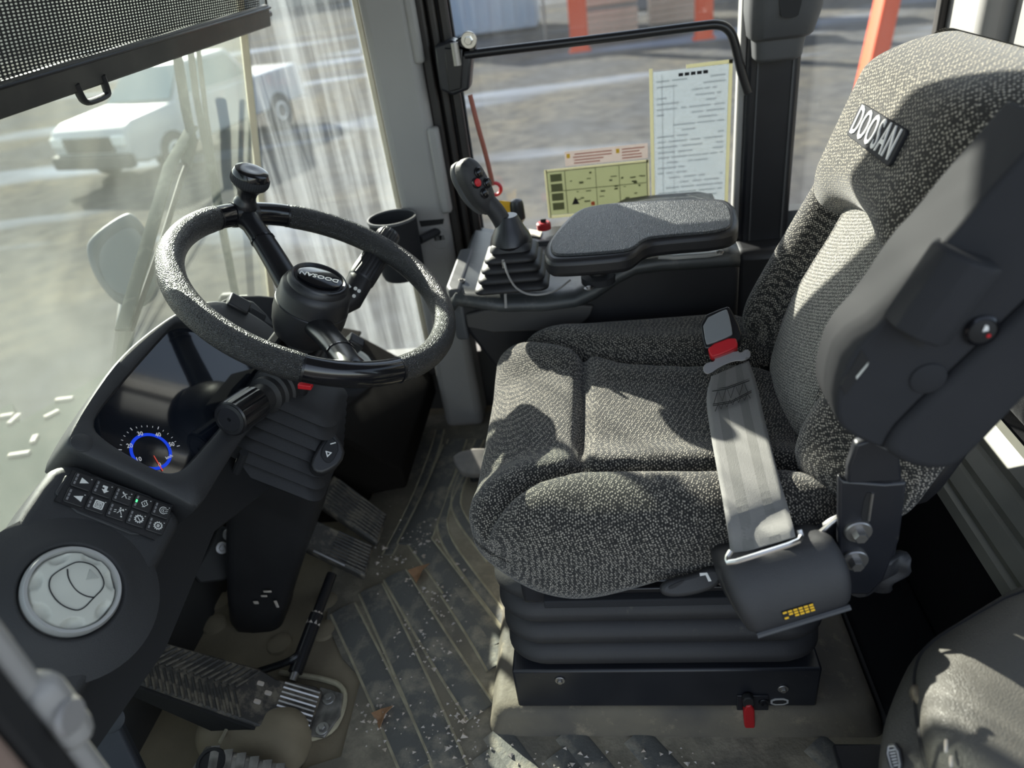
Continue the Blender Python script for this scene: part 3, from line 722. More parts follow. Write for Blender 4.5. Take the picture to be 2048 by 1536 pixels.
    sh = mesh_obj('slide_handle', prism(ph.pts(chaikin2([(1318, 1176), (1335, 1160), (1385, 1150), (1425, 1132), (1446, 1142), (1446, 1165), (1420, 1184), (1360, 1197), (1325, 1193)], 2)), ph.n, .014), M_rubber, t, bevel=.005, segs=3)
    mesh_obj('finger_dip', prism([p + ph.n*.0015 for p in ph.pts(chaikin2([(1335, 1173), (1372, 1158), (1362, 1168), (1340, 1180)], 2))], ph.n, .003), M_black, sh)
    a = ph.pts([(1399, 1146), (1414, 1145), (1423, 1162), (1417, 1163), (1411, 1150), (1400, 1152)])
    mesh_obj('arrow_mark', prism([p + ph.n*.0008 for p in a], ph.n, .001), M_white, sh, smooth=0)
    mesh_obj('handle_stem', tube([ph(1440, 1160)-ph.n*.006, ph(1475, 1185)-ph.n*.02], .006, 8), M_steel, sh)
    # bracket carrying the armrest
    pb = Plane((0, -1, 0), (0, -.262, 0))
    br = mesh_obj('armrest_bracket', prism(pb.pts([(1678, 955), (1690, 962), (1770, 968), (1815, 965), (1800, 1080), (1768, 1160), (1740, 1190), (1690, 1190), (1676, 1130)]), -AY, .010), M_steelp, t, bevel=.003)
    mesh_obj('upper_plate', prism(Plane((0, -1, 0), (0, -.268, 0)).pts([(1712, 890), (1740, 880), (1800, 905), (1806, 965), (1694, 968), (1697, 935)]), -AY, .012), M_steelp, br, bevel=.003)
    mesh_obj('bracket_slot', prism([p - AY*.0006 for p in pb.pts(chaikin2([(1730, 985), (1744, 985), (1738, 1042), (1720, 1042)], 1))], -AY, .002), M_black, br)
    mesh_obj('slot_edge', tube([p - AY*.001 for p in pb.pts([(1745, 985), (1737, 1040)])], .0015, 6), M_steel, br)
    hexbolt('bolt', pb(1715, 1060), -AY, .0075, .010, M_steel, br); hexbolt('bolt', pb(1708, 1117), -AY, .0075, .010, M_steel, br)
    mesh_obj('recliner_plate', prism(Plane(-AY, (0, -.245, 0)).pts(chaikin2([(1610, 1085), (1650, 1050), (1690, 1030), (1790, 1020), (1800, 1060), (1790, 1120), (1760, 1190), (1660, 1160), (1605, 1100)], 1)), -AY, .008), M_steelp, t, bevel=.002)
    mesh_obj('release_rod', tube(smooth_path([PY(1612, 1086, -.256), PY(1640, 1066, -.257), PY(1668, 1040, -.252), PY(1690, 1028, -.25)], 1), .0028, 8), M_steel, t)
    mesh_obj('loose_cover_flap', pillow((.022, .010, .034), (.010, .008, .016), lambda p: PY(1758, 1148, -.245) + V((p.x + p.z*.45 + .004*sin(p.z*180), p.y + .004*sin(p.x*200), p.z*.85)), 10), M_rubber, t)
seat()

# ================================================================ SEAT BELT
def belt():
    t = thing('seat_belt', 'wide grey webbing seat belt laid across the cushion, buckle fastened', 'seat belt', PZ(1500, 1000, .48))
    rows = [((1424, 752), (1497, 722), .535), ((1411, 790), (1512, 762), .520), ((1418, 850), (1526, 826), .518), ((1436, 950), (1549, 922), .522), ((1449, 1020), (1566, 985), .521), ((1456, 1062), (1578, 1022), .509)]
    ed = [(PZ(*a, z), PZ(*b, z)) for a, b, z in rows]
    ed += [(PY(1459, 1090, -.266), PY(1586, 1050, -.266)), (PY(1462, 1112, -.276), PY(1591, 1074, -.276))]
    Lp = smooth_path([e[0] for e in ed], 2); Rp = smooth_path([e[1] for e in ed], 2)
    n = len(Lp); K = 12
    def g(i, j):
        k = round(i*(n-1)); p = Lp[k].lerp(Rp[k], j); return p
    wb = mesh_obj('webbing', grid(g, n-1, K), M_belt, t, solid=.0022)
    for a, b in ((.20, .38), (.62, .78)):
        def gs(i, j, a=a, b=b):
            k = round(i*(n-1)); k1, k2 = max(k-1, 0), min(k+1, n-1)
            nn = (Rp[k]-Lp[k]).cross(Lp[k2]-Lp[k1]).normalized()
            if nn.dot(V((0, -.4, .9))) < 0: nn = -nn
            return Lp[k].lerp(Rp[k], a+(b-a)*j) + nn*.0012
        mesh_obj('woven_stripe', grid(gs, n-1, 2), M_belts, wb, smooth=0)
    # stitching
    def S(px, py): return PZ(px, py, .5225) 
    for P in ([(1423, 781), (1454, 776), (1498, 760)], [(1424, 784), (1454, 779), (1498, 763)], [(1425, 810), (1462, 804), (1502, 783)], [(1425, 813), (1462, 807), (1502, 786)]):
        mesh_obj('stitch_line', tube([PZ(x, y, .5215) + V((0, -.5, .8))*.003 for i, (x, y) in enumerate(P)], .0006, 5), M_thread, wb)
    zz = []
    for k in range(9):
        f = k/8; zz.append(PZ(1427+68*f, (783-19*f) if k % 2 else (810-24*f), .5205) + V((0, -.5, .8))*.003)
    mesh_obj('stitch_zigzag', tube(zz, .0005, 5), M_thread, wb)
    zz = []
    for k in range(13):
        f = k/12; zz.append(PZ(1430+70*f, (812-25*f) if k % 2 else (824-26*f), .5205) + V((0, -.5, .8))*.003)
    mesh_obj('stitch_zigzag', tube(zz, .0005, 5), M_thread, wb)
    # tongue
    pt = Plane((-.10, -.70, .70), PZ(1455, 735, .538))
    mesh_obj('tongue_plate', prism(pt.pts(chaikin2([(1407, 745), (1406, 732), (1416, 724), (1430, 722), (1428, 712), (1476, 700), (1480, 706), (1493, 697), (1502, 703), (1502, 714), (1490, 722), (1468, 722), (1440, 734), (1418, 750)], 1)), pt.n, .003), M_steel, t, bevel=.0008)
    # buckle
    pk = Plane((-.15, -.66, .74), PZ(1440, 700, .560))
    b = mesh_obj('buckle', prism(pk.pts(chaikin2([(1398, 634), (1452, 612), (1461, 613), (1484, 662), (1482, 684), (1412, 700), (1407, 694)], 1)), pk.n, .030), M_satin, t, bevel=.003, segs=3)
    lab(mesh_obj('buckle_cover', prism([p + pk.n*.004 for p in pk.pts(chaikin2([(1405, 642), (1450, 620), (1456, 622), (1466, 668), (1462, 673), (1417, 691), (1411, 688)], 1))], pk.n, .005), pm('buckle_lit_grey', (.20, .21, .22), .4), b, bevel=.0015), 'buckle top, grey for the light falling on it')  # lighter grey puts the light on the buckle top into its colour
    lab(mesh_obj('release_button', prism([p + pk.n*.003 for p in pk.pts(chaikin2([(1414, 693), (1470, 672), (1477, 692), (1472, 698), (1428, 716), (1420, 713)], 1))], pk.n, .022), M_red, b, bevel=.002), 'red release button')
    mesh_obj('buckle_stalk', tube(smooth_path([pk(1440, 640)-pk.n*.02, V((.20, .18, .50)), V((.24, .20, .43))], 2), .012, 10, flat=(.4, 1)), M_black, t)
    # retractor
    pr = Plane((.05, -.86, .50), PY(1580, 1180, -.305))
    TL, TR, BL, BR = pr.pts([(1440, 1122), (1664, 1066), (1506, 1276), (1706, 1212)])
    def rcov(p):
        a, b, c = p.x/.07 * .5 + .5, p.y/.06 * .5 + .5, p.z
        a = a + (.10*(a-.5))*math.sin(pi*max(0, min(1, b)))
        return BL.lerp(BR, a).lerp(TL.lerp(TR, a), b) + pr.n*(c - .036 + .024*(math.sin(pi*max(0, min(1, .12+b*.80)))**.8 - .4) * (1 if c > 0 else .2))
    rt = mesh_obj('retractor_cover', pillow((.07, .06, .036), (.016, .012, .014), rcov, 26), M_plastg, t, smooth=60)
    mesh_obj('cover_lip', tube([p + pr.n*.000 for p in pr.pts([(1514, 1271), (1700, 1214)])], .0034, 8), M_greym, rt)
    sf = lambda a, b: rcov(V(((a-.5)*.14, (b-.5)*.12, .036)))
    q = [sf(.34, .26), sf(.62, .26), sf(.62, .14), sf(.34, .14)]
    o, ex, ey = q[0], q[1]-q[0], q[3]-q[0]
    q = [p + pr.n*.0006 for p in q]; o = q[0]
    lb = mesh_obj('warning_label', prism([p + pr.n*.0010 for p in q], pr.n, .0012), M_black, rt, smooth=0)
    cells = []
    for i in range(6):
        for j in range(3):
            if (i, j) in ((0, 1), (1, 2)): continue
            a = o + ex*((i+.12)/6) + ey*((j+.15)/3) + pr.n*.0016
            cells.append(prism([a, a+ex*.125, a+ex*.125+ey*.22, a+ey*.22], pr.n, .0006))
    lab(mesh_obj('label_print', join(*cells), M_yellow, rt, smooth=0), 'yellow printed label on the retractor')
    P = [PY(1462, 1102, -.300), PY(1453, 1116, -.305), PY(1456, 1128, -.312), PY(1524, 1107, -.314), PY(1596, 1084, -.312), PY(1603, 1074, -.305), PY(1599, 1060, -.300)]
    mesh_obj('guide_loop', tube(smooth_path(P, 1), .0028, 8), M_chrome, t)
belt()

# ================================================================ LEFT FOLDED-UP ARMREST
def armrest_up():
    t = thing('folding_armrest', 'grey plastic armrest folded upright beside the seat back', 'armrest', PY(1740, 905, -.27))
    pa = Plane((0, -1, 0), (0, -.31, 0))
    A = chaikin2([(2140, 210), (2048, 312), (1965, 400), (1900, 478), (1846, 530), (1770, 640), (1700, 712), (1674, 790), (1672, 838), (1692, 868), (1768, 902), (1772, 880), (1800, 840), (1960, 690), (2160, 500)], 1)
    mesh_obj('inner_shell', prism(pa.pts(A), -AY, .07), M_greyd, t, bevel=.010, segs=3)
    B = chaikin2([(1768, 900), (1774, 876), (1804, 840), (1960, 695), (2160, 510), (2180, 660), (2048, 790), (1950, 895), (1905, 930), (1862, 938), (1810, 926)], 1)
    mesh_obj('outer_shell', prism([p - AY*.006 for p in pa.pts(B)], -AY, .08), M_greyd, t, bevel=.014, segs=4)
    # tilt roller in its cut-out
    c0, c1 = PY(1900, 500, -.322), PY(1815, 665, -.322)
    pr = mesh_obj('roller_recess', prism([p - AY*.001 for p in pa.pts(chaikin2([(1880, 478), (1900, 492), (1975, 545), (1968, 560), (1850, 690), (1834, 694), (1768, 640), (1775, 625)], 1))], -AY, .002), M_black, t)
    ax = (c1-c0).normalized()
    # faceted barrel
    cc = PY(1880, 585, -.318)
    d = PY(1822, 668, -.318) - PY(1934, 510, -.318)
    a, b = cc - d*.48, cc + d*.48
    mesh_obj('tilt_roller', tube([a, a+(b-a)*.02, b-(b-a)*.02, b], [.024, .027, .027, .024], 9, up=AY), M_greyd, t, smooth=25, bevel=.002)
    rb = mesh_obj('switch_bezel', lathe([(.0125, 0), (.0135, .003), (.0115, .005), (.0105, .003)], pa(1961, 659), -AY, 28), M_gloss, t)
    sb = lab(mesh_obj('rocker_switch', lathe([(.0105, .001), (.0105, .004), (.006, .0055), (0, .006)], pa(1961, 659), -AY, 28), M_black, t), 'round black switch with a white mark and a red dot')
    p = pa(1957, 656) - AY*.0068
    mesh_obj('white_mark', prism([p, p+V((.0045, 0, .001)), p+V((.0035, 0, .005)), p+V((.001, 0, .006))], -AY, .0006), M_white, sb, smooth=0)
    mesh_obj('red_mark', lathe([(.0016, 0), (.0016, .0006)], pa(1970, 664) - AY*.006, -AY, 10), M_red, sb)
    mesh_obj('plug_cap', lathe([(.0145, 0), (.0145, .0016), (.0135, .0022), (0, .0022)], pa(1856, 756), -AY, 32), M_greyd, t)
    mesh_obj('slot', prism([q - AY*.0008 for q in pa.pts([(1723, 700), (1737, 722), (1690, 790), (1682, 770)])], -AY, .002), M_black, t, smooth=0)
    mesh_obj('slot_line', prism([q - AY*.0016 for q in pa.pts([(1736, 723), (1734, 729), (1712, 757), (1711, 752)])], -AY, .001), M_greyl, t, smooth=0)  # pale strip along the slot edge
armrest_up()

# ================================================================ STEERING WHEEL
WN = V((sin(radians(30))*cos(radians(-4)), sin(radians(30))*sin(radians(-4)), cos(radians(30)))); WC = V((-.415, .09, .687)); WR = .197
WP = Plane(WN, WC)
WK = (WP(483, 425) - WC).normalized(); WK2 = WN.cross(WK)
def wang(px, py): q = WP(px, py) - WC; return atan2(q.dot(WK2), q.dot(WK))
def wpt(a, r=WR, h=0.0): return WC + (WK*cos(a) + WK2*sin(a))*r + WN*h
def steering():
    t = thing('steering_wheel', 'black two-spoke steering wheel with spinner knob', 'steering wheel', WC - WN*.10)
    def arc(a0, a1, n): return [wpt(a0 + (a1-a0)*k/n) for k in range(n+1)]
    s0, s1 = sorted((wang(428, 434), wang(572, 428)))
    b0, b1 = wang(798, 742), wang(605, 738)
    if b0 > b1: b0, b1 = b1, b0
    b0 %= 2*pi; b1 %= 2*pi
    b0, b1 = min(b0, b1), max(b0, b1)
    for a0, a1 in ((s1, b0), (b1, s0 + 2*pi)):
        P = arc(a0, a1, 40); R = [.0190]*41; R[0] = R[-1] = .0178
        mesh_obj('rim_grip', tube(P, R, 20, up=WN, flat=(1.04, .96)), M_grip, t)
    for a0, a1 in ((s0, s1), (b0, b1)):
        sg = mesh_obj('rim_segment', tube(arc(a0-.005, a1+.005, 20), .0178, 20, up=WN, flat=(1.03, .95)), M_gloss, t)
        for a in (a0, a1): mesh_obj('rim_joint', tube([wpt(a-.008), wpt(a+.008)], .0186, 20, up=WN), M_satin, sg)
    for ang in (0.0, (b0+b1)/2):
        P = [wpt(ang, .030, -.045), wpt(ang, .06, -.036), wpt(ang, .11, -.018), wpt(ang, .16, -.004), wpt(ang, .190, 0)]
        P = smooth_path(P, 1)
        sp = mesh_obj('spoke', tube(P, [.021 - .006*k/(len(P)-1) + (.004 if k > len(P)-3 else 0) for k in range(len(P))], 18, up=WN, flat=(.85, 1.1)), M_satin, t)
        mesh_obj('spoke_joint', tube([wpt(ang, .137, -.0105), wpt(ang, .140, -.0098)], .0186, 18, up=WN, flat=(.85, 1.1)), M_gloss, sp)
    hub = mesh_obj('hub', lathe([(.030, .012), (.041, .012), (.0435, .009), (.0445, .004), (.049, .000), (.0515, -.006), (.0525, -.020), (.0540, -.028), (.0532, -.0295), (.0545, -.031), (.0545, -.050), (.052, -.068), (.046, -.086), (.036, -.094), (0, -.094)], WC, WN, 48), M_plast, t)
    mesh_obj('hub_ring', lathe([(.0325, .010), (.0375, .0145), (.040, .0145), (.0415, .012)], WC, WN, 40), M_satin, hub)
    d = (WP(606, 568) - WP(668, 583)).normalized(); u = WN.cross(d)
    ex = d; ec = WC + WN*.0125
    mesh_obj('emblem', lathe([(.0315, .0), (.0325, .0035), (.029, .0050), (0, .0056)], ec, WN, 36, xd=ex, sc=(1, .74)), M_gloss, hub)
    mesh_obj('emblem_lettering', text_mesh('DOOSAN', ec + WN*.0061 + u*.003, d, u, .0125, 1.05, .0004, shear=.25, bold=.015), M_white, hub, smooth=0)
    # spinner knob
    K = wpt(0)
    kn = mesh_obj('spinner_knob', lathe([(.018, .010), (.0185, .016), (.0175, .022), (.0150, .026), (.0140, .032), (.0155, .040), (.021, .048), (.0265, .052), (.0265, .055)], K, WN, 32), M_satin, t)
    R = []
    for h, r in ((.054, .0275), (.057, .0290), (.064, .0290), (.067, .0278)):
        ax, x, y = ortho(WN); R.append([K + WN*h + (x*cos(2*pi*k/96) + y*sin(2*pi*k/96))*(r - (.0007 if k % 2 else 0)) for k in range(96)])
    mesh_obj('knob_band', loft(R), M_greyd, kn)
    mesh_obj('knob_cap', lathe([(.0275, .066), (.0272, .070), (.0245, .075), (.018, .0775), (.009, .0770), (0, .0765)], K, WN, 40), M_gloss, kn)
    mesh_obj('knob_collar', tube([wpt(-.10), wpt(.10)], .0195, 18, up=WN), M_satin, kn)
steering()

# ================================================================ STEERING COLUMN
def column():
    t = thing('steering_column', 'black steering column with folded rubber boot and control stalks', 'steering column', PY(520, 1242, .045))
    ax, ex, ey = WN, V((cos(radians(30)), 0, -sin(radians(30)))), AY
    hd = mesh_obj('switch_housing', rbox(WC - WN*.148, ex*.036, ey*.040, WN*.040), M_plast, t, bevel=.008, segs=3)
    mesh_obj('shaft', lathe([(.026, -.085), (.026, -.115), (.031, -.117), (.031, -.14)], WC, WN, 24), M_greyd, t)
    mesh_obj('clamp_bracket', rbox(WC - WN*.128 + ex*-.034, ex*.008, ey*.042, WN*.030), M_greyd, t, bevel=.004)
    # red pull tab
    p = PY(611, 771, .012)
    lab(mesh_obj('release_tab', rbox(p, V((.010, 0, -.002)), AY*.006, V((.001, 0, .004))), M_red, t, bevel=.0015), 'small red release tab')
    # near stalk
    a = WC - WN*.178 + V((-.010, -.03, .0)); b = PY(459, 839, -.055); d = (b-a); L = d.length; d.normalize()
    st = mesh_obj('gear_stalk', lathe([(.038, 0), (.038, L*.10), (.034, L*.12), (.034, L*.20), (.029, L*.22), (.029, L*.30), (.022, L*.33), (.019, L*.50), (.020, L*.56)], a, d, 32), M_rubber, t)
    R = []
    for h, r in ((.50, .020), (.52, .0265), (.60, .0275), (.95, .0268), (.985, .0262), (1.0, .024)):
        axx, x, y = ortho(d); R.append([a + d*(L*h) + (x*cos(2*pi*k/72) + y*sin(2*pi*k/72))*(r - (.0022 if (k % 6) in (0, 1) and .55 < h < .97 else 0)) for k in range(72)])
    mesh_obj('stalk_grip', loft(R), M_satin, st, smooth=25)
    mesh_obj('stalk_end', lathe([(.0235, 0), (.0235, .002), (.0185, .003), (.0180, .0018), (.003, .0018), (.003, .0008), (0, .0008)], b - d*.0008, d, 36), M_plast, st)
    sx = (WN - d*WN.dot(d)).normalized(); sy = d.cross(sx)
    mesh_obj('stalk_block', rbox(a - d*.004, sx*.034, sy*.036, d*.007), M_plast, t, bevel=.004)
    # far stalk
    a = WC - WN*.10 + V((.02, .03, 0)); p0 = PY(700, 600, .20); p1 = PY(742, 520, .29); p2 = PY(790, 445, .365)
    st = mesh_obj('wiper_stalk', tube([a, p0.lerp(a, .3), p0, p0.lerp(p1, .45)], [.010, .013, .0205, .022], 18), M_plast, t)
    R = []
    d = (p2-p1).normalized(); axx, x, y = ortho(d)
    o = p0.lerp(p1, .45)
    for h, r in ((0, .0215), (.004, .0232), (.02, .0235), (.105, .0215), (.112, .018)):
        R.append([o + d*h + (x*cos(2*pi*k/60) + y*sin(2*pi*k/60))*(r - (.0016 if (k % 4) == 0 and .01 < h < .11 else 0)) for k in range(60)])
    mesh_obj('stalk_grip', loft(R), M_plast, st, smooth=25)
    vn = -ray(712, 580).normalized(); pl = Plane(vn, p0 + vn*.0235)
    tri = pl.pts([(697, 567), (703, 574), (699, 576)])
    rings = [lathe([(.0030, 0), (.0030, .0006), (.0020, .0006), (.0020, 0)], pl(*q), vn, 14) for q in ((711, 577), (718, 582), (708, 592))]
    mesh_obj('stalk_print', join(prism(tri, vn, .0005), *rings), M_white, st, smooth=0)
    # rubber boot
    T, B = PY(622, 782, .075), PY(566, 908, .085); axis = (B-T).normalized()
    bx = (V((1, 0, 0)) - axis*axis.x).normalized(); by = axis.cross(bx)
    rings = []
    K = 7
    for k in range(K*4+1):
        f = k/(K*4); ph = (k % 4)/4
        w = .046 + .038*f; fold = (-.007, .001, .0085, .003)[k % 4]
        c = T.lerp(B, f)
        rings.append([c + bx*x + by*y for x, y in rrect(0, 0, w+fold, w*.92+fold, .022, 5)])
    mesh_obj('rubber_boot', loft(rings), M_rubber, t, smooth=40)
    # lower cover
    lv = [(566, 905, .085, .086, .078), (564, 932, .085, .084, .074), (556, 1000, .08, .078, .062), (536, 1100, .065, .066, .055), (524, 1180, .055, .056, .048), (521, 1225, .048, .051, .045), (521, 1244, .045, .042, .036)]
    rings = []
    for x, y, yy, hx, hy in lv:
        c = PY(x, y, yy); rings.append([c + bx*u + by*v for u, v in rrect(0, 0, hx, hy, min(hx, hy)*.45, 5)])
    cv = mesh_obj('lower_cover', loft(rings), M_plast, t, smooth=60)
    vn = V((.25, -.9, .35)).normalized()
    for q, w, h in (((535, 1183), .013, .004), ((528, 1192), .010, .004), ((553, 1208), .005, .015), ((512, 1205), .008, .006)):
        c = PY(*q, .0); c = PY(*q, .003)
        mesh_obj('paint_chip', rbox(c, V((w, 0, 0))*.6, vn*.0015, V((0, 0, h))*.6), M_chip, cv, bevel=.001)
    # hazard switch pod
    pn = V((.45, -.62, .64)).normalized(); pp = Plane(pn, PY(660, 905, .02))
    pod = mesh_obj('switch_pod', prism(pp.pts(chaikin2([(618, 925), (640, 884), (666, 858), (692, 896), (684, 926), (650, 948), (628, 946)], 1)), pn, .06), M_plast, t, bevel=.006, segs=3)
    hz = mesh_obj('hazard_switch', prism([p + pn*.004 for p in pp.pts(chaikin2([(638, 906), (660, 870), (681, 893), (664, 926), (650, 926)], 1))], pn, .012), M_greyd, pod, bevel=.002)
    def tri(c, s): return [(c[0]+s*cos(a), c[1]+s*sin(a)) for a in (radians(-15), radians(105), radians(225))]
    mesh_obj('hazard_mark', join(prism([p + pn*.0046 for p in pp.pts(tri((656, 908), 8))], pn, .0006), prism([p + pn*.0046 for p in pp.pts([(660, 888), (671, 885), (671.5, 887), (660.5, 890)])], pn, .0006)), M_white, pod, smooth=0)
    mesh_obj('hazard_centre', prism([p + pn*.0053 for p in pp.pts(tri((656, 908), 3.6))], pn, .0005), M_greyd, pod, smooth=0)
column()

# ================================================================ DASHBOARD
DN = V((.78, -.12, .61)).normalized(); DP = Plane(DN, (-.607, -.339, .528))
def dash():
    t = thing('dashboard', 'black curved dashboard with speed display, button pad and round vents', 'dashboard', (-.66, -.1, .40))
    # lower wing with the vent
    body = [(128, 902), (250, 958), (378, 1016), (362, 1062), (270, 1228), (168, 1396), (60, 1590), (-220, 1590), (-160, 1330), (0, 1092), (66, 985)]
    mesh_obj('wing', prism([p - DN*.010 for p in DP.pts(chaikin2(body, 1))], DN, .10), M_dash, t, bevel=.014, segs=4)
    # display frame
    outer = chaikin2([(122, 892), (160, 822), (230, 722), (300, 662), (360, 622), (440, 598), (520, 640), (600, 705), (560, 800), (486, 872), (432, 960), (390, 1030), (368, 1012), (250, 955), (135, 905)], 2)
    inner = chaikin2([(176, 850), (240, 770), (330, 668), (352, 648), (420, 655), (530, 712), (545, 742), (500, 790), (430, 868), (372, 935), (345, 952), (310, 948), (200, 885)], 2)
    c = (345, 805); N = 96
    O, I = polar(outer, c, N), polar(inner, c, N)
    def off(L, h, k=1.0): return [DP(c[0]+(x-c[0])*k, c[1]+(y-c[1])*k) + DN*h for x, y in L]
    rings = [off(O, -.07, .99), off(O, -.004), off(O, .007, .99), off(O, .010, .97), off(I, .010, 1.035), off(I, .008, 1.012), off(I, .003, 1.0), off(I, -.008, .985)]
    mesh_obj('display_frame', loft(rings, cap=False), M_dash, t, smooth=60)
    scr = mesh_obj('display_screen', prism([p - DN*.006 for p in off(I, 0, 1.0)], DN, .004), pm('display_glass', (.006, .008, .013), .07, coat=.6, noise=(30, .4, (.010, .013, .02))), t, smooth=0)
    # speed gauge, drawn on the screen
    SPl = Plane(DN, DP.p - DN*.0056)
    gc = SPl(302, 903); r = (SPl(347, 903) - SPl(258, 903)).length/2 * .93
    gx = (SPl(340, 915) - SPl(302, 903)).normalized(); gy = DN.cross(gx)
    # driver looks along -X, so the gauge stands upright towards -X
    def gp(a, rr, h=.0004): return gc + (gx*cos(a) + gy*sin(a))*rr + DN*h
    n = 72
    ring = loft([[gp(2*pi*k/n, r*.86) for k in range(n)], [gp(2*pi*k/n, r*1.02) for k in range(n)]], cap=False)
    lab(mesh_obj('gauge_ring', ring, emit('gauge_blue', (.012, .05, .62), .75), scr, smooth=0), 'lit blue gauge ring')
    def A(px, py): q = SPl(px, py) - gc; return atan2(q.dot(gy), q.dot(gx))
    a0, a50 = A(318, 935), A(352, 893)
    # sweep from 0 to 50 the long way round through 10, 20, 30, 40
    s = a50 - a0
    while s > 0: s -= 2*pi
    if not (A(275, 918) - a0) % (2*pi) > pi: s = (a50 - a0) % (2*pi)
    ticks = []
    for k in range(26):
        a = a0 + s*k/25; big = k % 5 == 0
        w = r*.018 if big else r*.012
        u = V(gx*-sin(a) + gy*cos(a))
        p, q = gp(a, r*1.36), gp(a, r*(1.52 if big else 1.46))
        ticks.append(([p-u*w, p+u*w, q+u*w, q-u*w], [[0, 1, 2, 3]]))
    M_gw = emit('gauge_white', (.70, .74, .80), .42)
    mesh_obj('gauge_ticks', join(*ticks), M_gw, scr, smooth=0)
    ydir = -gx*.62 + gy*-.0
    up = (SPl(262, 885) - SPl(344, 905)).normalized()   # away from the driver
    up = (SPl(285, 830) - SPl(318, 935))
    up = (up - DN*up.dot(DN)).normalized(); xd = up.cross(DN)
    for k, q in enumerate(((319, 930), (277, 919), (259, 892), (280, 868), (316, 870), (343, 889))):
        mesh_obj('gauge_numeral', text_mesh(str(k*10), SPl(*q) + DN*.0005, xd, up, .0088, .9, .0002), M_gw, scr, smooth=0)
    mesh_obj('gauge_unit', text_mesh('km/h', SPl(338, 914) + DN*.0005, (xd+up*.3), (up-xd*.3), .0062, .85, .0002), M_gw, scr, smooth=0)
    a = A(319, 932); u = gx*-sin(a) + gy*cos(a)
    lab(mesh_obj('gauge_needle', ([gp(a, r*.25, .0009)-u*r*.02, gp(a, r*.25, .0009)+u*r*.02, gp(a, r*1.15, .0009)+u*r*.03, gp(a, r*1.15, .0009)-u*r*.03], [[0, 1, 2, 3]]), emit('needle_red', (.75, .10, .07), .55), scr, smooth=0), 'red gauge needle')
    mesh_obj('frame_plug', lathe([(.0125, 0), (.0125, .0012), (.0115, .0018), (0, .0018)], DP(157, 893) + DN*.0095, DN, 28), M_dash, t)
    # button pad
    K = Plane(DN, DP.p - DN*.010)
    kc = [(140, 934), (352, 1012), (314, 1092), (98, 1004)]
    mesh_obj('keypad_frame', prism([p + DN*.0022 for p in K.pts(chaikin2(kc, 1))], DN, .004), M_dash, t, bevel=.0015)
    mesh_obj('keypad_bed', prism([p + DN*.0030 for p in K.pts([(144, 942), (344, 1013), (308, 1082), (108, 1003)])], DN, .002), M_plast, t, smooth=0)
    ku = (K(348, 1012) - K(140, 935)).normalized(); kv = (K(103, 1008) - K(140, 935)); kv = (kv - ku*kv.dot(ku) - DN*kv.dot(DN)).normalized()
    k0 = K(163, 966.5) + DN*.0032
    pu = (K(320, 1023.5) - K(163, 966.5)).length/4; pv = (K(150, 998) - K(163, 966.5)).length
    up_i, x_i = -ku, kv*-1      # icons stand upright for the driver
    x_i = up_i.cross(DN)
    def quad(c, w, h, rot=0):
        cx, cy = (x_i*cos(rot) + up_i*sin(rot)), (up_i*cos(rot) - x_i*sin(rot))
        return prism([c - cx*w - cy*h, c + cx*w - cy*h, c + cx*w + cy*h, c - cx*w + cy*h], DN, .0004)
    def pol(c, P, s): return prism([c + x_i*(x*s) + up_i*(y*s) for x, y in P], DN, .0004)
    def gear(c, R, inner):
        L = []
        for k in range(12):
            a = 2*pi*k/12; q = c + x_i*cos(a)*R + up_i*sin(a)*R; L.append(quad(q, R*.13, R*.16, a-pi/2))
        m = 24
        pr = [[c + (x_i*cos(2*pi*k/m) + up_i*sin(2*pi*k/m))*R*f for k in range(m)] for f in (.72, .98)]
        L.append(loft(pr, cap=False)); return L + inner
    S = pv*.20
    for i in range(5):
        for j in range(2):
            c = k0 + ku*(pu*i) + kv*(pv*j)
            hw, hv = pu*.46, pv*.45
            b = mesh_obj('keypad_button', prism([c + ku*x + kv*y + DN*.0022 for x, y in rrect(0, 0, hw, hv, .0022, 3)], DN, .003), M_plast, t, bevel=.0007)
            for k in range(3):
                lit = (i, j, k) == (3, 0, 1)
                o = c - ku*(hw*.72) + kv*(hv*(.52*(k-1))) + DN*.0026
                mesh_obj('indicator_lamp', prism([o + ku*x + kv*y for x, y in ((-.0011, -.0019), (.0011, -.0019), (.0011, .0019), (-.0011, .0019))], DN, .0005), M_green if lit else M_ledw, b, smooth=0)
            ic = c + ku*(hw*.18) + DN*.0026
            if (i, j) == (0, 0): L = [pol(ic, [(-.75, .9), (.75, .9), (0, -.9)], S*1.2)]
            elif (i, j) == (0, 1): L = [pol(ic, [(-.75, -.9), (.75, -.9), (0, .9)], S*1.2)]
            elif (i, j) == (1, 0): L = [pol(ic, [(-1.2, -.1), (-.2, .9), (-.2, .3), (.4, .3), (.4, .9), (1.0, .9), (1.0, -.4), (-.2, -.4), (-.2, -1.0)], S*1.0)]
            elif (i, j) == (1, 1):
                L = []
                for w, g in ((1.05, .16), (.62, .10)):
                    L += [quad(ic + up_i*S*w, S*w, S*g), quad(ic - up_i*S*w, S*w, S*g), quad(ic + x_i*S*w, S*g, S*w), quad(ic - x_i*S*w, S*g, S*w)]
                L += [quad(ic + up_i*S*f, S*.45, S*.07) for f in (-.25, 0, .25)]
            elif (i, j) in ((3, 1), (4, 1)):
                L = gear(ic, S*1.1, [quad(ic, S*.85, S*.09, .8)] if i == 3 else [quad(ic, S*.34, S*.09), quad(ic + up_i*S*.3, S*.3, S*.09), quad(ic - up_i*S*.3, S*.3, S*.09), quad(ic - x_i*S*.32, S*.09, S*.3), quad(ic + x_i*S*.32, S*.09, S*.3)])
            elif (i, j) == (4, 0):
                m = 20
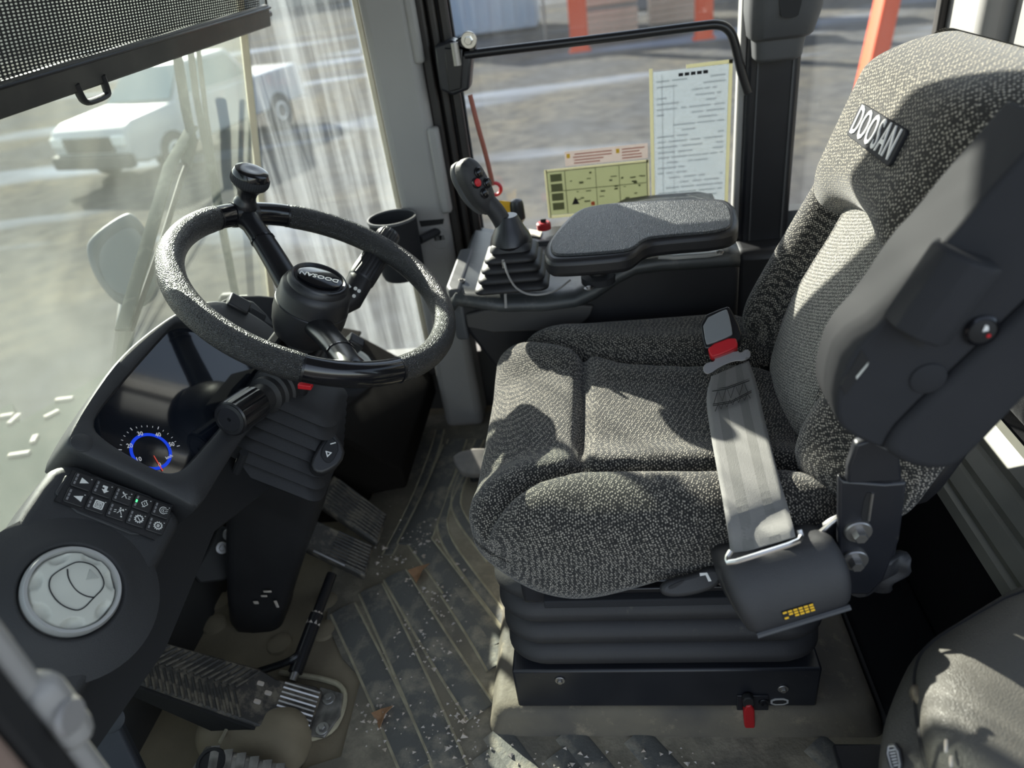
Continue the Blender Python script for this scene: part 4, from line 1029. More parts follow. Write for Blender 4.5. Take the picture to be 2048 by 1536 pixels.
                L = [loft([[ic + (x_i*cos(-.6+4.4*k/m) + up_i*sin(-.6+4.4*k/m))*S*f for k in range(m+1)] for f in ff], cap=False, closed=False) for ff in ((.95, 1.15), (.5, .62))]
                L += [quad(ic + x_i*S*.2*k - up_i*S*.9, S*.06, S*.4, .5) for k in (-3, 0, 3)] + [quad(ic, S*.3, S*.08, .7)]
            elif (i, j) == (3, 0):
                P = [(-1, 0), (0, .9), (1, 0), (0, -.9)]
                L = [quad(ic + (x_i*(P[k][0]+P[(k+1) % 4][0]) + up_i*(P[k][1]+P[(k+1) % 4][1]))*S*.5, S*.66, S*.09, atan2(P[(k+1) % 4][1]-P[k][1], P[(k+1) % 4][0]-P[k][0])) for k in range(4)]
                L += [quad(ic, S*.3, S*.08, .5), quad(ic - x_i*S*1.0, S*.08, S*.4, .4), quad(ic + x_i*S*1.0, S*.08, S*.4, .4)]
            else:
                f = 1 if j == 0 else -1
                L = [quad(ic + x_i*S*.2, S*.8, S*.09, .6*f), quad(ic - x_i*S*.1 + up_i*S*.5*f, S*.6, S*.09, -.5*f), quad(ic + x_i*S*.7 + up_i*S*.2*f, S*.09, S*.5, .3), quad(ic + x_i*S*.9 + up_i*S*.8*f, S*.3, S*.16, .5)]
                L += [quad(ic - up_i*S*1.1*f + x_i*S*.3*k, S*.08, S*.3, .3) for k in (-1, 1)]
                if j: L += [quad(ic + x_i*S*1.2, S*.2, S*.2, .4), quad(ic - x_i*S*1.1 - up_i*S*.9, S*.2, S*.2, .4)]
            L.append(quad(c + ku*(hw*.72) - kv*(hv*.6) + DN*.0026, S*.10, S*.14))
            mesh_obj('icon', join(*L), M_white, b, smooth=0)
    # round vent
    vc = DP(146, 1180) - DN*.010
    mesh_obj('vent_swell', lathe([(.100, -.003), (.090, .0003), (.078, .0028), (.066, .0066), (.058, .0088), (.055, .009), (.052, .004), (.052, -.004)], vc, DN, 56), M_dash, t, smooth=70)
    ring = mesh_obj('air_vent', lathe([(.0505, .000), (.0515, .010), (.0490, .0150), (.0455, .0150), (.0445, .0120), (.0445, .002)], vc, DN, 64), M_ring, t, smooth=50)
    # scalloped pale disc
    ax, x, y = ortho(DN, ku)
    rings = []
    def vz(rr, a):
        h = .0125 + .0035*(1 - (rr/.0445)**2) 
        if rr > .0425: h -= (rr-.0425)*2.2
        for q in range(7):
            aq = 2*pi*q/7 + .55; dx, dy = rr*cos(a) - .0400*cos(aq), rr*sin(a) - .0400*sin(aq)
            u, v = dx*cos(aq)+dy*sin(aq), -dx*sin(aq)+dy*cos(aq)
            e = (u/.0080)**2 + (v/.0105)**2
            if e < 1: h -= .0050*(1-e)**.5
        return h
    for k in range(49):
        rr = .0440*(1 - k/48)
        rings.append([vc + DN*vz(rr, 2*pi*m/84) + (x*cos(2*pi*m/84) + y*sin(2*pi*m/84))*max(rr, 1e-5) for m in range(84)])
    disc = mesh_obj('vent_disc', loft(rings, cap=False), M_greyl, ring, smooth=60)
    V0 = Plane(DN, vc + DN*.0160)
    circ = smooth_path(V0.pts([(99, 1158), (110, 1146), (138, 1130), (158, 1122), (190, 1130), (208, 1158), (208, 1176), (187, 1196), (168, 1217), (150, 1222), (118, 1208), (98, 1180)]), 2, closed=True)
    mesh_obj('flap_line', tube(circ, .0007, 6, closed=True), M_greyd, ring)
    mesh_obj('flap_line', tube(smooth_path(V0.pts([(135, 1138), (136, 1156), (150, 1180), (170, 1192), (187, 1195)]), 2), .0007, 6), M_greyd, ring)
    mesh_obj('flap_dent', lathe([(.0085, .0), (.0070, .0010), (0, .0016)], V0(183, 1151) - DN*.0008, DN, 3, xd=ku), pm('vent_shade', (.42, .43, .40), .5), ring, smooth=30)
    # far wing with switches
    far = [(440, 598), (470, 585), (540, 584), (600, 600), (650, 640), (720, 690), (790, 740), (700, 800), (590, 770), (548, 735), (520, 690), (470, 630)]
    mesh_obj('wing', prism([p - DN*.006 for p in DP.pts(chaikin2(far, 1))], DN, .10), M_greyd, t, bevel=.010, segs=3)
    mesh_obj('switch_trim', prism([p + DN*.001 for p in DP.pts(chaikin2([(455, 612), (480, 596), (515, 605), (590, 700), (575, 722), (548, 720)], 1))], DN, .008), M_dash, t, bevel=.003)
    for q, s, h in (((472, 615), .018, .014), ((512, 634), .015, .004), ((537, 660), .015, .004), ((562, 690), .015, .004)):
        c = DP(*q) + DN*.001
        mesh_obj('rocker_switch', prism([c + ku*u*s + kv*v*s*.8 + DN*h for u, v in ((-1, -1), (1, -1), (1, 1), (-1, 1))], DN, h+.003), M_plast if h > .01 else M_greyd, t, bevel=.003)
    for q, rad, m in (((596, 612), .038, M_greym), ((718, 728), .026, M_greyl)):
        c = DP(*q)
        v = mesh_obj('air_vent', lathe([(rad*1.12, -.004), (rad*1.12, .004), (rad, .007), (rad*.92, .004), (0, .005)], c, DN, 40), m, t, smooth=40)
    c = DP(700, 694)
    mesh_obj('toggle', rbox(c + DN*.012, ku*.016, kv*.012, DN*.014), M_plast, t, bevel=.004)
    # under the dash; the black slab stands in for shade there
    mesh_obj('lower_cover', prism(Plane(DN, DP.p - DN*.09).pts([(60, 1050), (430, 860), (560, 820), (640, 800), (560, 960), (430, 1060), (330, 1300), (150, 1560), (-150, 1560)]), DN, .06), M_black, t, smooth=0)
    mesh_obj('cable', tube(smooth_path([PY(488, 905, -.01), PY(455, 985, .0), PY(405, 1070, .0), PY(352, 1160, .0)], 2), .007, 10), M_greyd, t)
    mesh_obj('pale_cover', prism(Plane((.8, -.5, .3), PX(265, 1335, -.70)).pts([(286, 1292), (283, 1342), (264, 1362), (246, 1371), (266, 1330)]), V((.8, -.5, .3)), .004), M_grey, t, smooth=0)
    # pedal bracket with bolts
    pn = V((.6, -.6, .5)).normalized(); pb = Plane(pn, PY(440, 1100, .06))
    bk = mesh_obj('pedal_bracket', prism(pb.pts([(415, 1100), (440, 1050), (475, 1060), (475, 1115), (455, 1160), (400, 1168), (385, 1150)]), pn, .05), M_black, t, bevel=.004)
    for q in ((458, 1069), (444, 1096)): hexbolt('bolt', pb(*q), pn, .006, .005, M_steel, bk)
    k2 = V((.45, -.65, .6)).normalized(); pk = Plane(k2, PD(230, 1480, .93))
    kp = thing('kick_panel', 'dark navy plastic kick panel below the dashboard by the door', 'panel', PD(230, 1600, .95))
    mesh_obj('panel_body', prism(pk.pts([(203, 1398), (226, 1420), (282, 1536), (330, 1640), (90, 1640), (150, 1420)]), k2, .03), pm('navy_plastic', (.014, .017, .024), .5, noise=(10, .5, (.022, .026, .034))), kp, bevel=.006)
    mesh_obj('round_cap', lathe([(.0165, 0), (.0165, .001), (.0155, .0016), (0, .0016)], pk(222, 1440), k2, 28), pm('navy_plastic', (.014, .017, .024)), kp)
dash()

# ================================================================ PEDALS
def pedals():
    base, top = PZ(632, 1428, .052), PZ(288, 1322, .20)
    d = top - base; L = d.length; d.normalize(); s = (AY - d*d.y).normalized(); n = d.cross(s)
    if n.z < 0: n = -n
    t = thing('accelerator_pedal', 'long black accelerator pedal with chevron ribs, worn near the hinge', 'pedal', base - AZ*.02)
    W0, W1 = .050, .042
    def q(u, v, h=0): return base + d*(L*u) + s*(v*(W0*(1-u) + W1*u)) + n*h
    pp = [(0, -.95), (.05, -1), (.98, -.85), (1.0, -.6), (1.0, .7), (.97, .95), (.4, 1.0), (.28, .8), (.05, .95), (0, .85)]
    mesh_obj('pedal_plate', prism([q(u, v) for u, v in pp], n, .022), M_pedal, t, bevel=.004)
    mesh_obj('pedal_web', prism([q(.03, -.98, -.004), q(.97, -.84, -.004), q(.97, -.84, -.03), q(.35, -1.0, -.05), q(.03, -.9, -.03)], s, .006), M_black, t, smooth=0)
    for k in range(14):
        u = .44 + .040*k
        for sg in (-1, 1):
            a, b = q(u+.045, .06*sg, .001), q(u-.045, .88*sg if sg < 0 else .84, .001)
            mesh_obj('chevron_rib', tube([a, b], .0024, 5, up=n), M_pedal, t)
    for k in range(10):
        v = -.78 + .168*k
        mesh_obj('worn_rib', tube([q(.015, v, .001), q(.23, v, .001)], .0022, 5, up=n), M_worn if k % 2 else M_steel, t)
    for u, v in ((.36, .45), (.34, -.2), (.30, .2)):
        mesh_obj('mud_smear', prism([q(u+x*.02, v+y*.10, .0014) for x, y in rrect(0, 0, 1, .8, .4, 2)], n, .001), M_chip, t, smooth=0)
    hp = mesh_obj('hinge_plate', prism([PZ(*p, .044) for p in ((640, 1372), (686, 1386), (680, 1430), (648, 1474), (612, 1470), (622, 1420))], AZ, .006), M_worn, t, bevel=.002)
    for p in ((658, 1398), (645, 1458)): hexbolt('bolt', PZ(*p, .044), AZ, .006, .005, M_steel, hp)
    for lb, c, quad_, z, gr in (('plain black brake pedal pad close behind the steering column', (702, 1010), [(668, 948), (776, 1030), (756, 1086), (630, 1000)], .15, 0), ('ribbed black brake pedal pad beside the damper rod', (668, 1092), [(622, 1034), (748, 1092), (732, 1152), (592, 1086)], .13, 1)):
        pn = V((.42, -.12, .9)).normalized(); pl = Plane(pn, PZ(*c, z))
        t = thing('brake_pedal', lb, 'pedal', PZ(c[0], c[1], FZ), 'brake pedals')
        Q = pl.pts(quad_)
        mesh_obj('pedal_pad', prism(Q, pn, .020), M_pedal, t, bevel=.005)
        for k in range(9):
            f = .06 + .11*k
            a, b = Q[0].lerp(Q[3], f), Q[1].lerp(Q[2], f)
            mesh_obj('pad_rib', tube([a.lerp(b, .45 if gr else .1)+pn*.0005, a.lerp(b, .97)+pn*.0005], .0022, 5, up=pn), M_pedal, t)
        m = (Q[0]+Q[3])/2
        mesh_obj('pedal_arm', tube([(Q[0]+Q[2])/2 - pn*.015, m - pn*.03, m + V((-.10, .02, .06)), m + V((-.14, .03, .20))], .011, 8), M_black, t)
        if gr: mesh_obj('pad_edge', tube([Q[3].lerp(Q[2], .25)+pn*.001, Q[3].lerp(Q[2], .7)+pn*.001], .003, 6), M_steel, t)
    t = thing('damper_rod', 'slim black damper rod leaning between pedal and floor mat', 'rod', PZ(585, 1362, FZ))
    a, b = PZ(664, 1148, .11), PZ(584, 1362, .05)
    mesh_obj('rod_upper', tube([a, a.lerp(b, .45)], .0095, 12), M_satin, t); mesh_obj('rod_lower', tube([a.lerp(b, .40), a.lerp(b, .93)], .0125, 12), M_satin, t)
    mesh_obj('rod_tip', tube([a.lerp(b, .92), b], .008, 12), M_steel, t)
    mesh_obj('worn_patch', tube([a.lerp(b, .38), a.lerp(b, .50)], [.0098, .0132], 8), M_chip, t)
    mesh_obj('side_arm', tube(smooth_path([a.lerp(b, .72), PZ(588, 1318, .075), PZ(560, 1330, .06), PZ(508, 1346, .045)], 2), .0065, 10), M_satin, t)
    t = thing('floor_hump', 'rounded dusty moulded hump in the floor near the accelerator', 'hump', PZ(500, 1480, FZ))
    c0, c1 = PZ(450, 1470, FZ), PZ(590, 1478, FZ)
    mesh_obj('hump_shell', pillow((.095, .05, .05), (.04, .04, .045), lambda p: c0.lerp(c1, .5) + V((p.x, p.y - .01 + p.x*-.12, p.z + .012)), 14), M_dirt, t)
    mesh_obj('hump_seam', tube(smooth_path([c0.lerp(c1, .3) + V((0, .043, .01)), c0.lerp(c1, .3) + V((0, .035, .055)), c0.lerp(c1, .3)+V((0, -.05, .064))], 1), .003, 6), M_ribedge, t)
    t = thing('foot_rest', 'worn metal foot rest with a round hole in the floor corner', 'foot rest', PZ(450, 1530, FZ))
    pl = Plane((.1, -.25, .96), PZ(450, 1510, .12))
    Q = [(410, 1486), (575, 1530), (600, 1620), (360, 1620), (378, 1540)]
    mesh_obj('rest_plate', prism(pl.pts(Q), pl.n, .03), M_worn, t, bevel=.008)
    mesh_obj('rest_hole', lathe([(.016, .001), (.0165, .003), (.021, .003), (.022, .0005)], pl(422, 1526), pl.n, 24), M_satin, t)
    mesh_obj('hole_bottom', lathe([(.0165, 0), (.0165, .0012)], pl(422, 1526), pl.n, 24), M_black, t)
    for k in range(6):
        a = pl(432+26*k, 1492+7*k); b = pl(424+26*k, 1540+7*k)
        mesh_obj('rest_rib', tube([a+pl.n*.0005, b+pl.n*.0005], .0075, 6, up=pl.n, flat=(.22, 1)), M_worn, t)
pedals()

# ================================================================ RIGHT CONSOLE
CY = .315
def console():
    t = thing('control_console', 'black right-hand control console with a dusty stepped top', 'console', (-.03, .5, FZ))
    prof = [(903, 520), (902, 585), (915, 600), (1000, 606), (1090, 604), (1150, 596), (1190, 576), (1235, 545), (1270, 527), (1320, 520), (1455, 511)]
    near = [PY(x, y, CY) for x, y in prof[1:]]
    x0 = near[0].x
    def ztop(x):
        for a, b in zip(near[:-1], near[1:]):
            if a.x <= x <= b.x: return a.z + (b.z-a.z)*(x-a.x)/(b.x-a.x)
        return near[-1].z if x > near[-1].x else near[0].z
    zc = .553
    top = [(p.x, min(p.z, .60)) for p in near]
    top[0] = (x0, zc-.012); top[1] = (x0+.010, zc)
    pts = [V((x, CY, z)) for x, z in top] + [V((.235, CY, .58)), V((.235, CY, .28)), V((.05, CY, .22)), V((-.16, CY, .30)), V((-.215, CY, .40)), V((x0+.02, CY, .47))]
    mesh_obj('console_body', prism(pts, -AY, .36), M_plast, t, bevel=.012, segs=3)
    # top skin, a thin dusty cover with a rolled front edge
    sk = []
    for p, (x, z) in zip(near, top): sk.append((x, z))
    vs, fs = [], []
    rows = [(CY-.006, -.016), (CY-.010, -.004), (CY-.004, .005), (CY+.02, .008), (CY+.30, .010)]
    xs = sk + [(.232, sk[-1][1]-.002)]
    g = grid(lambda u, v: (xs[round(u*(len(xs)-1))][0], rows[round(v*4)][0], xs[round(u*(len(xs)-1))][1] + rows[round(v*4)][1]), len(xs)-1, 4)
    lab(mesh_obj('top_cover', g, pm('dusty_console_top', (.040, .044, .047), .40, bump=(500, .15), noise=(8, .6, (.075, .078, .078)), dust=(30, .56, (.16, .155, .14), .25)), t, solid=.006, smooth=60), 'dusty dark grey console top')
    pf = Plane(-AY, (0, CY-.010, 0))
    mesh_obj('side_panel', prism(pf.pts(chaikin2([(930, 618), (1190, 604), (1178, 640), (1140, 660), (936, 668)], 1)), -AY, .012), pm('brown_grey_plastic', (.050, .047, .045), .6, bump=(500, .1)), t, bevel=.003)
    mesh_obj('sunlit_corner', loft([[V((x0-.012+dx, y, z)) for dx, y in ((0, CY+.02), (.008, CY), (.03, CY-.004), (.03, CY+.2), (0, CY+.2))] for z in (.46, .50, .565)]), M_greym, t, bevel=.006, segs=3)  # lighter grey paints sunlight onto the console's front corner
    for q in ((922, 562), (1178, 577)):
        hexbolt('screw', PZ(*q, .563), AZ, .0045, .003, M_steel, t)
    # dark box at the far side carrying small switches
    mesh_obj('switch_box', abox(-.26, .02, .56, .655, .50, .546), M_plast, t, bevel=.006)
    mesh_obj('flap', prism([PZ(*q, .605) for q in chaikin2([(1318, 500), (1440, 492), (1448, 505), (1315, 514)], 1)], AZ, .008), M_ring, t, bevel=.002)
    mesh_obj('hinge_screw', lathe([(.006, 0), (.006, .003), (0, .004)], PZ(1440, 505, .608), AZ, 14), M_steel, t)

    # small lever
    t = thing('aux_lever', 'small upright lever with a black knob beside the side window', 'lever', PY(1040, 462, .60))
    b = PY(1040, 464, .60)
    mesh_obj('lever_boot', lathe([(.020, -.004), (.020, .003), (.010, .006), (.006, .010)], b, AZ, 20), M_ring, t)
    mesh_obj('lever_stem', tube([b, b+AZ*.03], .004, 8), M_steel, t)
    mesh_obj('lever_knob', lathe([(.010, .022), (.0155, .030), (.0145, .060), (.012, .068), (.006, .071), (0, .072)], b, AZ, 20), M_satin, t)
    t = thing('rotary_switch', 'small red rotary switch with a black centre next to the armrest pad', 'switch', PY(1088, 456, .60))
    b = PY(1088, 456, .60)
    mesh_obj('switch_ring', lathe([(.015, -.002), (.015, .010), (.012, .013), (.006, .013)], b, AZ, 20), M_redd, t)
    mesh_obj('switch_key', rbox(b + AZ*.015, (.006, 0, 0), (0, .0025, 0), (0, 0, .005)), M_black, t, bevel=.001)
    o = mesh_obj('paper_slip', prism([PZ(*q, (.549)) for q in ((1058, 458), (1084, 462), (1080, 474), (1054, 470))], AZ, .001), M_cream, smooth=0)
    tag(o, 'tiny cream paper slip lying by the red rotary switch', 'paper')

    # joystick
    t = thing('joystick', 'black joystick with thumb buttons on a pleated rubber boot', 'joystick', PZ(1030, 572, .565))
    B, T = PZ(1028, 560, .565), PY(1026, 505, .385) ; T = V((B.x+.004, B.y+.0, B.z+.078))
    rings = []
    for k in range(31):
        f = k/30; ph = (k % 6)/6; w = .062 - .032*f; fold = .006*(sin(pi*ph)**.7 if k % 6 else 0) - (.003 if k % 6 == 0 else 0)
        if f > .82: fold *= .3
        rings.append([B.lerp(T, f) + V((x, y, 0)) for x, y in rrect(0, 0, w+fold, w*.95+fold, .016, 4)])
    mesh_obj('rubber_boot', loft(rings), M_rubber, t, smooth=60)
    mesh_obj('boot_cap', lathe([(.034, -.006), (.037, .0), (.034, .010), (.026, .024), (.019, .040), (.016, .046)], T - AZ*.004, AZ, 28), M_satin, t)
    yj = B.y
    P = smooth_path([T + AZ*.025, PY(1018, 470, yj), PY(998, 430, yj), PY(975, 402, yj)], 2)
    mesh_obj('handle_stem', tube(P, [.0175 - .003*k/(len(P)-1) for k in range(len(P))], 18), M_rubber, t)
    c = PY(953, 374, yj); ld = (PY(930, 330, yj) - PY(978, 418, yj)).normalized()
    fn = (V((.75, -.62, .30)) - ld*V((.75, -.62, .30)).dot(ld)).normalized(); sd = ld.cross(fn)
    def hd(p):
        x, y, z = p                # x along ld, y side, z towards the face
        k = 1 - .22*sst(0, -.05, x)
        return c + ld*x + sd*y*k + fn*(z*k)
    gh = mesh_obj('grip_head', pillow((.050, .023, .021), (.034, .019, .016), hd, 20), M_plastg, t, smooth=80)
    lab(mesh_obj('grip_back', pillow((.048, .021, .014), (.033, .018, .012), lambda p: hd(V((p.x, p.y, p.z-.016))) - AX*.003, 16), M_greym, t, smooth=80), 'pale grey rear half of the grip')
    pf = Plane(fn, c + fn*.0205)
    for q, m, nm in (((957, 345), M_gloss, 'thumb_button'), ((953, 366), M_red, 'thumb_button'), ((974, 366), M_gloss, 'thumb_button'), ((969, 386), M_gloss, 'thumb_button')):
        o = pf(*q)
        o = c + ld*max(-.03, min(.035, (o-c).dot(ld))) + sd*max(-.012, min(.012, (o-c).dot(sd))) + fn*.0196
        b = mesh_obj(nm, lathe([(.0088, 0), (.0088, .003), (.0075, .0045), (.0070, .0035)], o, fn, 20), M_satin, t)
        mesh_obj('button_top', lathe([(.0068, .002), (.0065, .0055), (.003, .0068), (0, .007)], o, fn, 18), m, b)
    s = thing('cable_tie', 'loose grey strap hanging from the joystick boot', 'strap', PY(1010, 525, CY-.02))
    mesh_obj('hanging_end', tube(smooth_path([PY(1006, 520, yj-.062), PY(1008, 545, CY-.016), PY(1012, 616, CY-.022)], 1), .0026, 6, flat=(.5, 1)), M_grey, s)
    mesh_obj('loop_end', tube(smooth_path([PY(1008, 524, yj-.062), PY(1016, 553, yj-.07), PZ(1034, 580, .575), PZ(1066, 592, .572), PZ(1110, 584, .570), PZ(1140, 560, .570)], 2), .0020, 6), M_grey, s)

    # armrest pad
    t = thing('armrest_pad', 'flat black padded armrest with a stepped side on a short post', 'armrest', PZ(1198, 560, .56))
    pn = V((0, -.06, 1)).normalized(); pa = Plane(pn, PZ(1280, 450, .668))
    out = chaikin2([(1086, 498), (1098, 474), (1140, 425), (1180, 407), (1300, 397), (1432, 393), (1468, 402), (1480, 436), (1472, 466), (1330, 478), (1290, 484), (1268, 506), (1240, 514), (1112, 524), (1090, 518)], 2)
    pad = mesh_obj('pad', prism(pa.pts(out), pn, .030), M_plast, t, bevel=.009, segs=3)
    ctr = (1285, 455)
    ins = [(ctr[0]+(x-ctr[0])*.93, ctr[1]+(y-ctr[1])*.86) for x, y in out]
    mesh_obj('pad_top', prism([p + pn*.0035 for p in pa.pts(ins)], pn, .006), M_armpad, t, bevel=.003, segs=2)
    c = PZ(1197, 560, .562); c = V((c.x, c.y, .642))
    mesh_obj('post', lathe([(.017, -.075), (.017, -.02), (.022, -.018), (.022, .006)], c, AZ, 20), M_plast, t)
    mesh_obj('post_flange', lathe([(.030, -.082), (.030, -.070), (.020, -.066)], c, AZ, 20), M_greyd, t)
    mesh_obj('clamp', rbox(c + V((0, -.02, -.006)), (.030, 0, 0), (0, .012, 0), (0, 0, .008)), M_steel, t, bevel=.002)
console()

# ================================================================ WINDOW LABELS, GRAB RAIL
def sheet_mat(name, col, tr):
    m, nt, N, L = newmat(name)
    o = N.new('ShaderNodeOutputMaterial'); d = N.new('ShaderNodeBsdfDiffuse'); d.inputs[0].default_value = (*col, 1)
    t = N.new('ShaderNodeBsdfTranslucent'); t.inputs[0].default_value = (*col, 1)
    mx = N.new('ShaderNodeMixShader'); mx.inputs[0].default_value = .6; L.new(d.outputs[0], mx.inputs[1]); L.new(t.outputs[0], mx.inputs[2])
    p = N.new('ShaderNodeBsdfTransparent'); m2 = N.new('ShaderNodeMixShader'); m2.inputs[0].default_value = tr
    L.new(mx.outputs[0], m2.inputs[1]); L.new(p.outputs[0], m2.inputs[2]); L.new(m2.outputs[0], o.inputs[0])
    MATS[name] = m; return m
def labels():
    Y0 = .6965
    def q(x0, x1, z0, z1, dy=0): return abox(x0, x1, Y0-.0006-dy, Y0+.0006-dy, z0, z1)
    ms = sheet_mat('pale_sheet', (.24, .275, .30), .52); mg = sheet_mat('green_sheet', (.26, .275, .17), .15); mw = sheet_mat('white_sheet', (.34, .30, .28), .2)
    mc = sheet_mat('cream_border', (.46, .45, .33), .05)
    mp = sheet_mat('faint_print', (.19, .222, .245), .62)
    t = thing('instruction_sheet', 'tall pale blue printed sheet stuck on the side window', 'label', (.20, Y0, .535))
    mesh_obj('sheet', q(.125, .272, .535, .826), ms, t, smooth=0)
    mesh_obj('border', join(q(.272, .279, .535, .833, .0003), q(.118, .125, .535, .833, .0003), q(.19, .279, .826, .833, .0003)), mc, t, smooth=0)
    L = []
    rnd = random.Random(5)
    for k in range(26):
        z = .818 - k*.0108
        a = .132
        while a < .262:
            b = min(.266, a + rnd.uniform(.008, .045))
            if rnd.random() < .72: L.append(q(a, b, z-.0016, z+.0016, .0009))
            a = b + rnd.uniform(.002, .008)
    L += [q(.142, .1435, .54, .82, .0009), q(.165, .166, .54, .80, .0009)]
    mesh_obj('print_lines', join(*L), mp, t, smooth=0)
    mesh_obj('heading', join(*[q(.175+.012*k, .184+.012*k, .813, .819, .0012) for k in range(5)]), M_greyd, t, smooth=0)
    t = thing('safety_label', 'pale green pictogram label low on the side window', 'label', (0, Y0, .545))
    mesh_obj('sheet', q(-.105, .110, .555, .652), mg, t, smooth=0)
    mesh_obj('border', join(q(-.105, .112, .650, .656, .0003), q(-.109, -.103, .55, .656, .0003), q(.108, .114, .55, .656, .0003), q(-.105, .112, .548, .554, .0003)), mc, t, smooth=0)
    md = sheet_mat('olive_print', (.17, .185, .12), .25)
    L = []
    for k in range(4): L.append(q(-.097, -.072, .566+.021*k, .582+.021*k, .0009))
    for k in range(26):
        x, z = rnd.uniform(-.06, .10), rnd.uniform(.575, .645); w = rnd.uniform(.004, .014)
        L.append(q(x, min(x+w, .105), z, z+rnd.uniform(.0015, .005), .0009))
    L += [q(-.066, -.0645, .556, .65, .0009), q(.0, .0012, .556, .65, .0009), q(.05, .0512, .556, .65, .0009), q(-.10, .108, .607, .6082, .0009)]
    mesh_obj('pictograms', join(*L), md, t, smooth=0)
    mesh_obj('triangle_mark', ([(-.055, Y0-.0018, .575), (-.038, Y0-.0018, .575), (-.0465, Y0-.0018, .592)], [[0, 1, 2]]), M_black, t, smooth=0)
    mesh_obj('red_mark', q(-.013, -.005, .569, .577, .001), sheet_mat('red_print', (.75, .22, .12), .1), t, smooth=0)
    t = thing('caution_label', 'narrow white caution strip above the green label', 'label', (.03, Y0, .657))
    mesh_obj('strip', q(-.062, .112, .659, .690), mw, t, smooth=0)
    mpk = sheet_mat('pink_print', (.62, .36, .32), .2)
    mesh_obj('print_lines', join(*[q(-.045 + rnd.uniform(0, .01), rnd.uniform(.0, .04), .663+.0062*k, .6655+.0062*k, .0009) for k in range(4)], *[q(.058, rnd.uniform(.085, .106), .663+.0062*k, .6655+.0062*k, .0009) for k in range(4)]), mpk, t, smooth=0)
    mesh_obj('yellow_mark', join(q(-.058, -.051, .676, .685, .0009), q(.046, .053, .676, .685, .0009)), M_yellow, t, smooth=0)
    o = mesh_obj('yellow_tag', prism([PY(*p, .655) for p in ((996, 401), (1026, 404), (1027, 428), (1008, 428))], -AY, .001), M_yellow, smooth=0)
    tag(o, 'small amber tag behind the joystick grip', 'tag')
    t = thing('hammer_cord', 'thin rust-red cord hanging by the window with a red ring', 'cord', PY(985, 395, .68))
    mesh_obj('cord', tube(smooth_path([PY(940, 190, .685), PY(955, 250, .68), PY(972, 310, .68), PY(986, 370, .68)], 1), .005, 8), pm('rust_red', (.30, .09, .06), .6), t)
    ax, x, y = ortho(-AY)
    rc = PY(990, 378, .68)
    mesh_obj('ring', tube([rc + (x*cos(2*pi*k/20) + y*sin(2*pi*k/20))*.013 for k in range(20)], .004, 8, closed=True), M_red, t)
    # grab rail
    t = thing('grab_rail', 'black bent grab rail across the side window with its latch', 'rail', PY(930, 105, .66))
    P = smooth_path([PY(x, y, .635) for x, y in ((930, 110), (1000, 101), (1200, 78), (1400, 52), (1440, 48), (1462, 62), (1472, 95), (1484, 150), (1496, 186))], 2)
    mesh_obj('rail_tube', tube(P, .0085, 14), M_satin, t)
    f = .63
    mesh_obj('latch_body', prism([PY(*q_, f) for q_ in ((868, 92), (900, 80), (945, 95), (938, 180), (905, 192), (880, 180), (872, 130))], -AY, .05), M_steelp, t, bevel=.005)
    mesh_obj('latch_plate', prism([PY(*q_, f-.008) for q_ in ((888, 96), (925, 98), (922, 178), (898, 184))], -AY, .01), M_satin, t, bevel=.002)
    hexbolt('bolt', PY(938, 80, f-.004), -AY, .008, .010, M_chrome, t)
    mesh_obj('pivot_pin', lathe([(.008, -.02), (.008, .02)], PY(912, 108, f-.012), AZ, 12), M_steel, t)
    mesh_obj('ear', prism([PY(*q_, f) for q_ in chaikin2([(905, 85), (930, 68), (952, 82), (948, 112), (920, 116)], 1)], -AY, .02), M_satin, t, bevel=.002)
labels()

